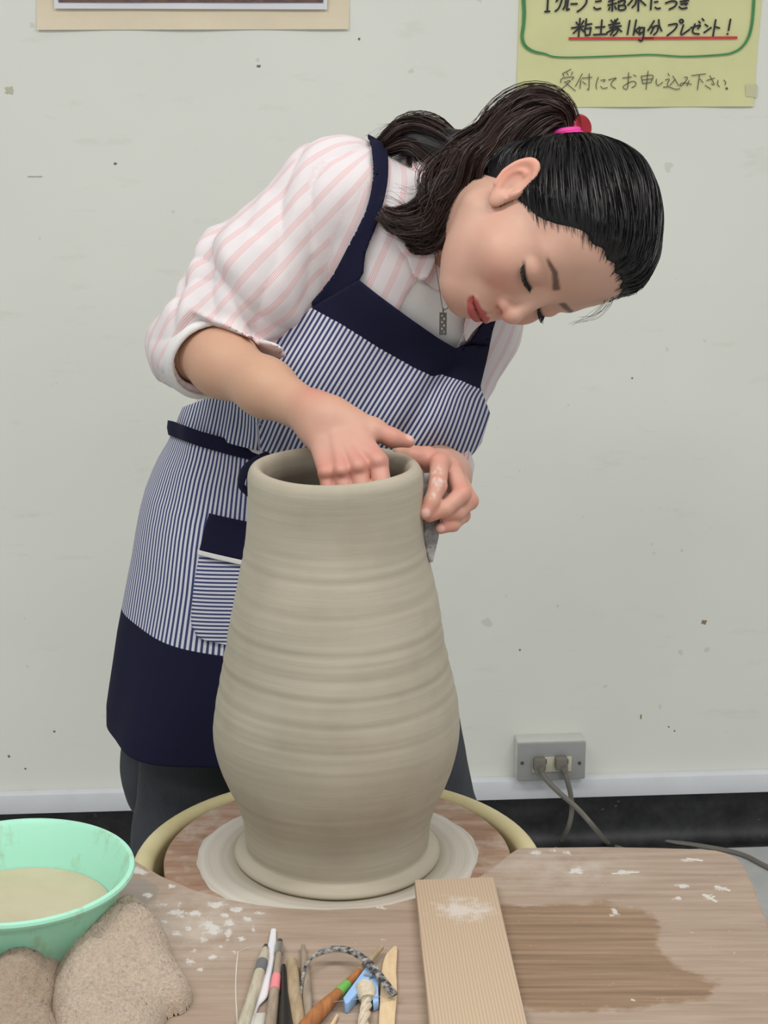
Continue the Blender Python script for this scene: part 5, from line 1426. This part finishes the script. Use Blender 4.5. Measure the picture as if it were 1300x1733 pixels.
o['label'] = 'dark red plastic button on the hair tie'
# eyelashes and brows
M_LASH = plain('black_lash', srgb(14, 11, 11), 0.5)
def lash(sgn):
    cs = []
    for t_ in np.linspace(-1, 1, 34):
        a = EYE_A + 14.5 * t_; u0 = 5.0 - 2.6 * math.cos(14.5 * t_ / 15 * 1.2) 
        q0 = np.array([[a * sgn, 100.0, u0]], np.float32)
        for _ in range(25):
            q0[0, 1] -= float(head_mm(q0)[0]) * 0.8
        f0 = q0[0, 1]
        L = 6.5 + 2.0 * t_
        for rep in range(2):
            j = rng.normal() * 0.6
            pts = [hw(sgn * (a), f0 - 0.8, u0), hw(sgn * (a + 1.0 * t_ + j), f0 + 0.42 * L, u0 - 0.35 * L), hw(sgn * (a + 2.6 * t_ + j * 1.5), f0 + 0.8 * L, u0 - 0.45 * L)]
            cs.append(spline(np.array(pts), 8))
    return strands('eyelashes', np.array(cs), np.linspace(0.00055, 0.00012, 8), M_LASH, body)
lash(-1); lash(1)
# necklace
neckl = spline(np.array([P(748, 372, 1.815), P(737, 412, 1.812), P(738, 450, 1.806), P(744, 490, 1.80), P(749, 522, 1.798)]), 26)
neck2 = spline(np.array([P(792, 470, 1.86), P(775, 500, 1.825), P(757, 522, 1.80), P(749, 524, 1.798)]), 20)
M_SILV = plain('silver_metal', srgb(120, 116, 108), 0.35, 0.2, 300, Metallic=0.9)
nkt = MB().tube(neckl, 0.00045, 6).tube(neck2, 0.00045, 6).build('necklace', M_SILV, person); nkt['label'] = 'thin silver necklace with an oblong openwork pendant'
pc = P(750, 548, 1.797); pm = MB()
X_, Y_, Z_ = nrm(CR * 0.95 + CF * 0.3), nrm(CF * 0.95 - CR * 0.3), np.array([0, 0, 1.0])
for sx in (-1, 1): pm.box(pc + X_ * 0.0030 * sx, 0.0006, 0.0008, 0.0115, [X_, Y_, Z_])
for k in range(-3, 4): pm.box(pc + Z_ * 0.0034 * k, 0.0032, 0.0007, 0.0006 if abs(k) < 3 else 0.0013, [X_, Y_, Z_])
for k in range(-3, 3): pm.box(pc + Z_ * (0.0034 * k + 0.0017) + X_ * 0.0009 * (-1) ** k, 0.0009, 0.0006, 0.0017, [X_, Y_, Z_])
pm.tube([pc + Z_ * 0.0115, pc + Z_ * 0.016], 0.0009, 8)
pm.build('pendant', M_SILV, nkt)
# ================================================================== rib tool in the left hand
def rib_fn(p):
    a, b = P(722, 800, 1.712), P(729, 952, 1.712)
    ax = nrm(b - a); L = np.linalg.norm(b - a)
    q = p - a.astype(np.float32); t = q @ ax.astype(np.float32)
    X_ = nrm(np.cross(ax, CF) * -1); X_ = X_ if X_ @ CR > 0 else -X_
    Nn = np.cross(ax, X_)
    x_ = q @ X_.astype(np.float32); n_ = q @ Nn.astype(np.float32)
    tt = np.clip(t / L, 0, 1)
    hw_ = 0.0088 * np.interp(tt, [0, 0.12, 0.5, 0.72, 0.88, 1], [0.35, 0.8, 1.0, 0.85, 0.5, 0.25])
    cx = np.interp(tt, [0, 0.5, 1], [-0.0, 0.0028, 0.0])
    d2 = np.maximum(np.abs(x_ - cx) - hw_, np.abs(t - L / 2) - L / 2)
    return _smax(d2, np.abs(n_) - 0.0022, 0.003)
V, Q = mesh_sdf(rib_fn, P(727, 875, 1.712) - 0.06, P(727, 875, 1.712) + 0.06, 0.0011)
def rib_mat():
    m = NT('clay_stained_rib'); o = m.obj(); f = m.noise(o, 120, 5, 0.65)
    m.col(m.ramp(f, [(0.3, srgb(104, 100, 98)), (0.5, srgb(140, 138, 136)), (0.75, srgb(200, 196, 194))])).rough(0.5); return m.m
tag(new_mesh('throwing_rib', V, Q, rib_mat()), 'grey clay-smeared throwing rib held against the outside of the vase', 'pottery tool')

# ================================================================== tools on the work board
def bpt(px, py, h=0.0): return on_z(px, py, BZ + h)
def stick(name, label, pts, rads, mat, parts=(), flat=None, n=14, group=None, cat='pottery tool', seg=30):
    """pts px on the board; rads in mm along; parts: (t0, t1, extra mm, material, name)"""
    r0 = max(rads) / 1000 * (flat or 1.0)
    c = spline(np.array([bpt(x, y, r0 + 0.0004) for x, y in pts]), seg) if len(pts) > 2 else np.linspace(bpt(*pts[0], r0 + 0.0004), bpt(*pts[1], r0 + 0.0004), seg)
    rr_ = np.interp(np.linspace(0, 1, seg), np.linspace(0, 1, len(rads)), rads) / 1000
    if parts:
        t = thing(name, label, cat, group)
        MB().tube(c, rr_, n, flat=flat).build('handle', mat, t)
        for t0, t1, ex, mt, nm in parts:
            i0, i1 = int(t0 * (seg - 1)), max(int(t0 * (seg - 1)) + 1, int(t1 * (seg - 1)))
            MB().tube(c[i0:i1 + 1], rr_[i0:i1 + 1] + ex / 1000, n, flat=flat).build(nm, mt, t)
        return t
    return tag(MB().tube(c, rr_, n, flat=flat).build(name, mat), label, cat, group)
def wood(name, a, b, sc=40):
    m = NT(name); o = m.obj(); f = m.noise(m.mapping(o, (6, 1, 1)), sc, 4, 0.6)
    m.col(m.ramp(f, [(0.3, a), (0.7, b)])).rough(0.6); return m.m
W_PALE = wood('pale_clay_stained_wood', srgb(168, 158, 136), srgb(200, 192, 170))
W_TAN = wood('tan_wood', srgb(150, 128, 100), srgb(182, 160, 130))
W_GREY = wood('grey_brown_wood', srgb(140, 124, 106), srgb(168, 152, 134))
W_ORNG = wood('orange_brown_wood', srgb(146, 88, 44), srgb(184, 122, 72))
W_KNIFE = wood('light_birch', srgb(208, 178, 138), srgb(226, 200, 162))
M_WPL = plain('white_plastic', srgb(226, 224, 228), 0.35, 0.02)
M_BLK = plain('black_plastic', srgb(22, 21, 22), 0.4, 0.15)
M_GTAPE = plain('grey_tape', srgb(110, 108, 112), 0.5, 0.1)
M_PTAPE = plain('pink_tape', srgb(236, 140, 146), 0.5, 0.05)
M_GRTAPE = plain('green_tape', srgb(112, 178, 84), 0.5, 0.08)
M_STEEL = plain('worn_steel', srgb(176, 174, 170), 0.35, 0.12, 90, Metallic=0.8)
M_DTIP = plain('dark_tip', srgb(70, 64, 62), 0.5, 0.1)
stick('clay_needle_tool', 'pale wooden needle tool with grey tape band, leftmost of the tool row', [(450, 1600), (446, 1622), (428, 1685), (400, 1775)], [1.6, 4.6, 5.0, 5.6], W_PALE, [(0.0, 0.13, 0.3, M_DTIP, 'dark_tip'), (0.40, 0.50, 0.35, M_GTAPE, 'tape_band')])
stick('plastic_modelling_tool', 'white plastic modelling tool with a bent flat blade', [(463, 1573), (459, 1610), (451, 1655), (444, 1684), (430, 1703), (421, 1735), (414, 1780)], [2.4, 4.0, 4.0, 5.0, 4.0, 3.6, 3.6], M_WPL, flat=0.45, seg=44)
stick('wooden_ferrule_tool', 'wooden handled tool with metal ferrule and pink tape band', [(474, 1592), (468, 1650), (458, 1730), (452, 1785)], [2.2, 3.6, 5.2, 5.6], W_GREY, [(0.0, 0.05, 0.2, M_DTIP, 'blunt_tip'), (0.05, 0.14, 1.0, M_STEEL, 'ferrule'), (0.36, 0.48, 0.35, M_PTAPE, 'tape_band')])
stick('black_modelling_tool', 'thin black tapering tool spattered with clay', [(480, 1634), (482, 1680), (484, 1730), (486, 1785)], [1.8, 3.2, 6.0, 7.0], M_BLK)
stick('wooden_dowel_handle', 'short tan wooden handle with a brass tip', [(494, 1628), (498, 1680), (504, 1728), (506, 1748)], [5.0, 6.0, 6.2, 3.6], W_TAN, [(0.93, 1.0, 0.3, plain('brass', srgb(150, 130, 70), 0.35, 0.1, 60, Metallic=0.7), 'brass_tip')])
stick('grey_wooden_needle_tool', 'slim grey-brown wooden tool with a tiny metal pin at its tip', [(513, 1600), (516, 1640), (520, 1690), (522, 1728)], [1.8, 3.8, 4.4, 3.4], W_GREY, [(0.0, 0.03, -0.8, M_STEEL, 'pin')])
# bow wire cutter
bow = thing('bow_wire_cutter', 'bow-shaped clay cutter of mottled grey strip with a taut wire', 'wire cutter')
arc = spline(np.array([bpt(511, 1722, .004), bpt(509, 1690, .007), bpt(512, 1655, .010), bpt(522, 1627, .012), bpt(545, 1611, .014), bpt(570, 1606, .015), bpt(595, 1610, .015), bpt(620, 1626, .015), bpt(642, 1651, .0135), bpt(658, 1672, .012), bpt(668, 1684, .010)]), 60)
def bow_mat():
    m = NT('mottled_grey_strip'); o = m.obj(); f = m.noise(o, 150, 4, 0.7)
    m.col(m.ramp(f, [(0.42, srgb(50, 46, 52)), (0.5, srgb(120, 116, 112)), (0.62, srgb(168, 164, 156))])).rough(0.5); return m.m
MB().tube(arc, np.interp(np.linspace(0, 1, 60), [0, 0.3, 0.42, 0.95, 1], [0.0012, 0.0014, 0.0038, 0.0038, 0.0030]), 10, flat=0.5).build('bow', bow_mat(), bow)
MB().tube([bpt(511, 1702, .006), bpt(560, 1696, .0095), bpt(664, 1684, .010)], 0.0003, 6).build('wire', M_STEEL, bow)
stick('wooden_loop_tool', 'orange-brown wooden tool with a green tape band lying slantwise', [(646, 1603), (612, 1640), (575, 1678), (545, 1708), (505, 1752)], [2.2, 3.0, 4.2, 6.4, 6.6], W_ORNG, [(0.0, 0.30, 0.1, W_TAN, 'pale_shaft'), (0.44, 0.54, 0.35, M_GRTAPE, 'tape_band')])
# clothes peg
peg = thing('clothes_peg', 'light blue plastic clothes peg lying open on the work board', 'clothes peg')
M_PEG = plain('light_blue_plastic', srgb(152, 188, 232), 0.4, 0.05)
M_PEG2 = plain('blue_plastic_shade', srgb(84, 124, 190), 0.4, 0.05)
def arm(pxs, name, h0, h1, mat):
    MB().prism([on_z(x, y, BZ + h1)[:2] for x, y in pxs], BZ + h0, BZ + h1).build(name, mat, peg, bevel=0.0007)
arm([(622, 1632), (632, 1640), (628, 1652), (590, 1697), (584, 1698), (581, 1688), (600, 1662)], 'peg_arm', 0.0005, 0.010, M_PEG)
arm([(622, 1632), (640, 1634), (640, 1660), (641, 1694), (632, 1698), (626, 1655)], 'peg_arm', 0.0005, 0.0085, M_PEG)
arm([(612, 1668), (626, 1653), (631, 1668), (634, 1690), (610, 1680)], 'peg_web', 0.0005, 0.0045, M_PEG2)
MB().tube([bpt(617, 1650, 0.0105), bpt(630, 1652, 0.0105)], 0.0016, 8).build('spring', M_STEEL, peg)
# rope end
rope = thing('rope_end', 'short cream rope with a bound frayed end', 'rope')
M_ROPE = plain('cream_rope', srgb(206, 192, 168), 0.85, 0.12, 300, 0.4)
cl_ = spline(np.array([bpt(622, 1690, .006), bpt(619, 1708, .005), bpt(615, 1735, .005), bpt(613, 1785, .005)]), 40)
for k in range(3):
    tw = np.linspace(0, 9, 40) + k * 2.094
    MB().tube(cl_ + np.stack([0.0022 * np.cos(tw), 0 * tw, 0.0022 * np.sin(tw)], 1), 0.0027, 8).build('strand', M_ROPE, rope)
kb = bpt(620, 1681, .008)
MB().tube([bpt(622, 1692, .006), kb, bpt(618, 1670, .009)], [0.0065, 0.0085, 0.0080], 14).build('bound_end', M_ROPE, rope)
# wooden knife
kp = smooth_poly([(672, 1601), (671, 1640), (672, 1680), (668, 1735), (666, 1790), (640, 1790), (641, 1735), (643, 1690), (645, 1650), (650, 1622), (660, 1607)], 4)
tag(MB().prism([on_z(x, y, BZ + 0.0045)[:2] for x, y in kp], BZ + 0.0004, BZ + 0.0045).build('wooden_knife', W_KNIFE, bevel=0.001), 'light wooden clay knife with a curved tip beside the peg', 'knife')
tag(MB().prism([on_z(x, y, BZ + 0.004)[:2] for x, y in ((431, 1714), (450, 1713), (448, 1760), (425, 1760))], BZ + 0.0004, BZ + 0.004).build('plastic_scraper', plain('off_white_plastic', srgb(200, 196, 186), 0.45), bevel=0.0006), 'small off-white square scraper under the white plastic tool', 'scraper')
tag(MB().tube([bpt(571, 1718, .0022), bpt(561, 1737, .0022)], [0.0012, 0.0021], 6).build('wood_sliver', W_KNIFE), 'tiny pale wood sliver lying between the slanted tool and the rope', 'wood scrap')

# ================================================================== towels
def towel(name, label, pts, hts, lumps, cols, seed):
    """terry cloth heap: outline in board pixels at z=BZ, smooth height field with folds"""
    poly = smooth_poly([bpt(*q)[:2] for q in pts], 6)
    lo_, hi_ = poly.min(0) - 0.004, poly.max(0) + 0.004
    h = 0.0016
    xs = np.arange(lo_[0], hi_[0], h); ys = np.arange(lo_[1], hi_[1], h)
    X, Y = np.meshgrid(xs, ys, indexing='ij')
    d = seg_dist(poly, X, Y); ins = inside(poly, X, Y); d = np.where(ins, d, -d)
    prof = np.sqrt(np.clip(1 - (1 - np.clip(d / hts[1], 0, 1)) ** 2, 0, 1))
    Zh = hts[0] * prof
    for (px, py, r, a) in lumps:
        c = bpt(px, py); Zh += a * np.exp(-((X - c[0]) ** 2 + (Y - c[1]) ** 2) / r ** 2) * prof
    p3 = np.stack([X, Y, Zh], -1).reshape(-1, 3).astype(np.float32)
    Zh += (0.0080 * wob(p3, 42, 6, seed) + 0.012 * (np.abs(wob(p3, 62, 5, seed + 1)) ** 0.8 - 0.3)).reshape(X.shape) * prof
    fuzz = (0.0006 * wob(p3, 1500, 8, 2) + 0.0006 * wob(p3, 2100, 8, 4)).reshape(X.shape) + rng.normal(size=X.shape) * 0.0008
    Zh = np.maximum(Zh + fuzz * (prof > 0.02), 0.0)
    g0, g1 = np.gradient(d, h); out_ = np.clip(-d, 0, 2 * h)
    V = np.stack([X + g0 * out_, Y + g1 * out_, BZ + 0.0004 + Zh], -1)
    idx = -np.ones(X.shape, int); ok = d > -h; idx[ok] = np.arange(ok.sum())
    a, b, c_, e = idx[:-1, :-1], idx[1:, :-1], idx[1:, 1:], idx[:-1, 1:]
    m_ = (a >= 0) & (b >= 0) & (c_ >= 0) & (e >= 0)
    F = np.stack([a[m_], b[m_], c_[m_], e[m_]], 1)
    m = NT(name + '_terry'); o = m.obj()
    f1 = m.noise(o, 30, 5, 0.6); f2 = m.noise(o, 330, 4, 0.7)
    c = m.ramp(f1, [(0.3, cols[0]), (0.7, cols[1])]); c = m.mix(m.ramp(f2, [(0.35, 0), (0.7, 0.7)]), c, cols[2])
    m.col(c).rough(0.95).bump(f2, 0.9, 0.006).set(**{'Sheen Weight': 0.25})
    ob = new_mesh(name, V[ok], F, m.m)
    tag(ob, label, 'towel'); return ob
towel('crumpled_towel', 'beige terry towel heaped in front of the mint basin', [(108, 1625), (135, 1585), (190, 1560), (228, 1552), (264, 1570), (285, 1600), (296, 1640), (310, 1662), (326, 1690), (312, 1715), (280, 1730), (262, 1790), (180, 1830), (100, 1810), (86, 1730), (92, 1670)], (0.030, 0.035),
      [(210, 1620, 0.035, 0.012), (170, 1680, 0.04, 0.012), (150, 1760, 0.04, 0.012), (225, 1570, 0.018, 0.006)], (srgb(200, 174, 150), srgb(214, 190, 165), srgb(236, 216, 194)), 3)
towel('folded_towel', 'darker brown damp towel lying flat beside the heaped one', [(-120, 1645), (-40, 1642), (40, 1640), (90, 1640), (112, 1650), (100, 1690), (94, 1730), (100, 1820), (-120, 1830)], (0.030, 0.026),
      [(20, 1690, 0.03, 0.008), (-30, 1740, 0.04, 0.006), (50, 1780, 0.03, 0.006)], (srgb(172, 144, 118), srgb(188, 161, 135), srgb(208, 184, 160)), 5)
print('scene done', len(bpy.data.objects))
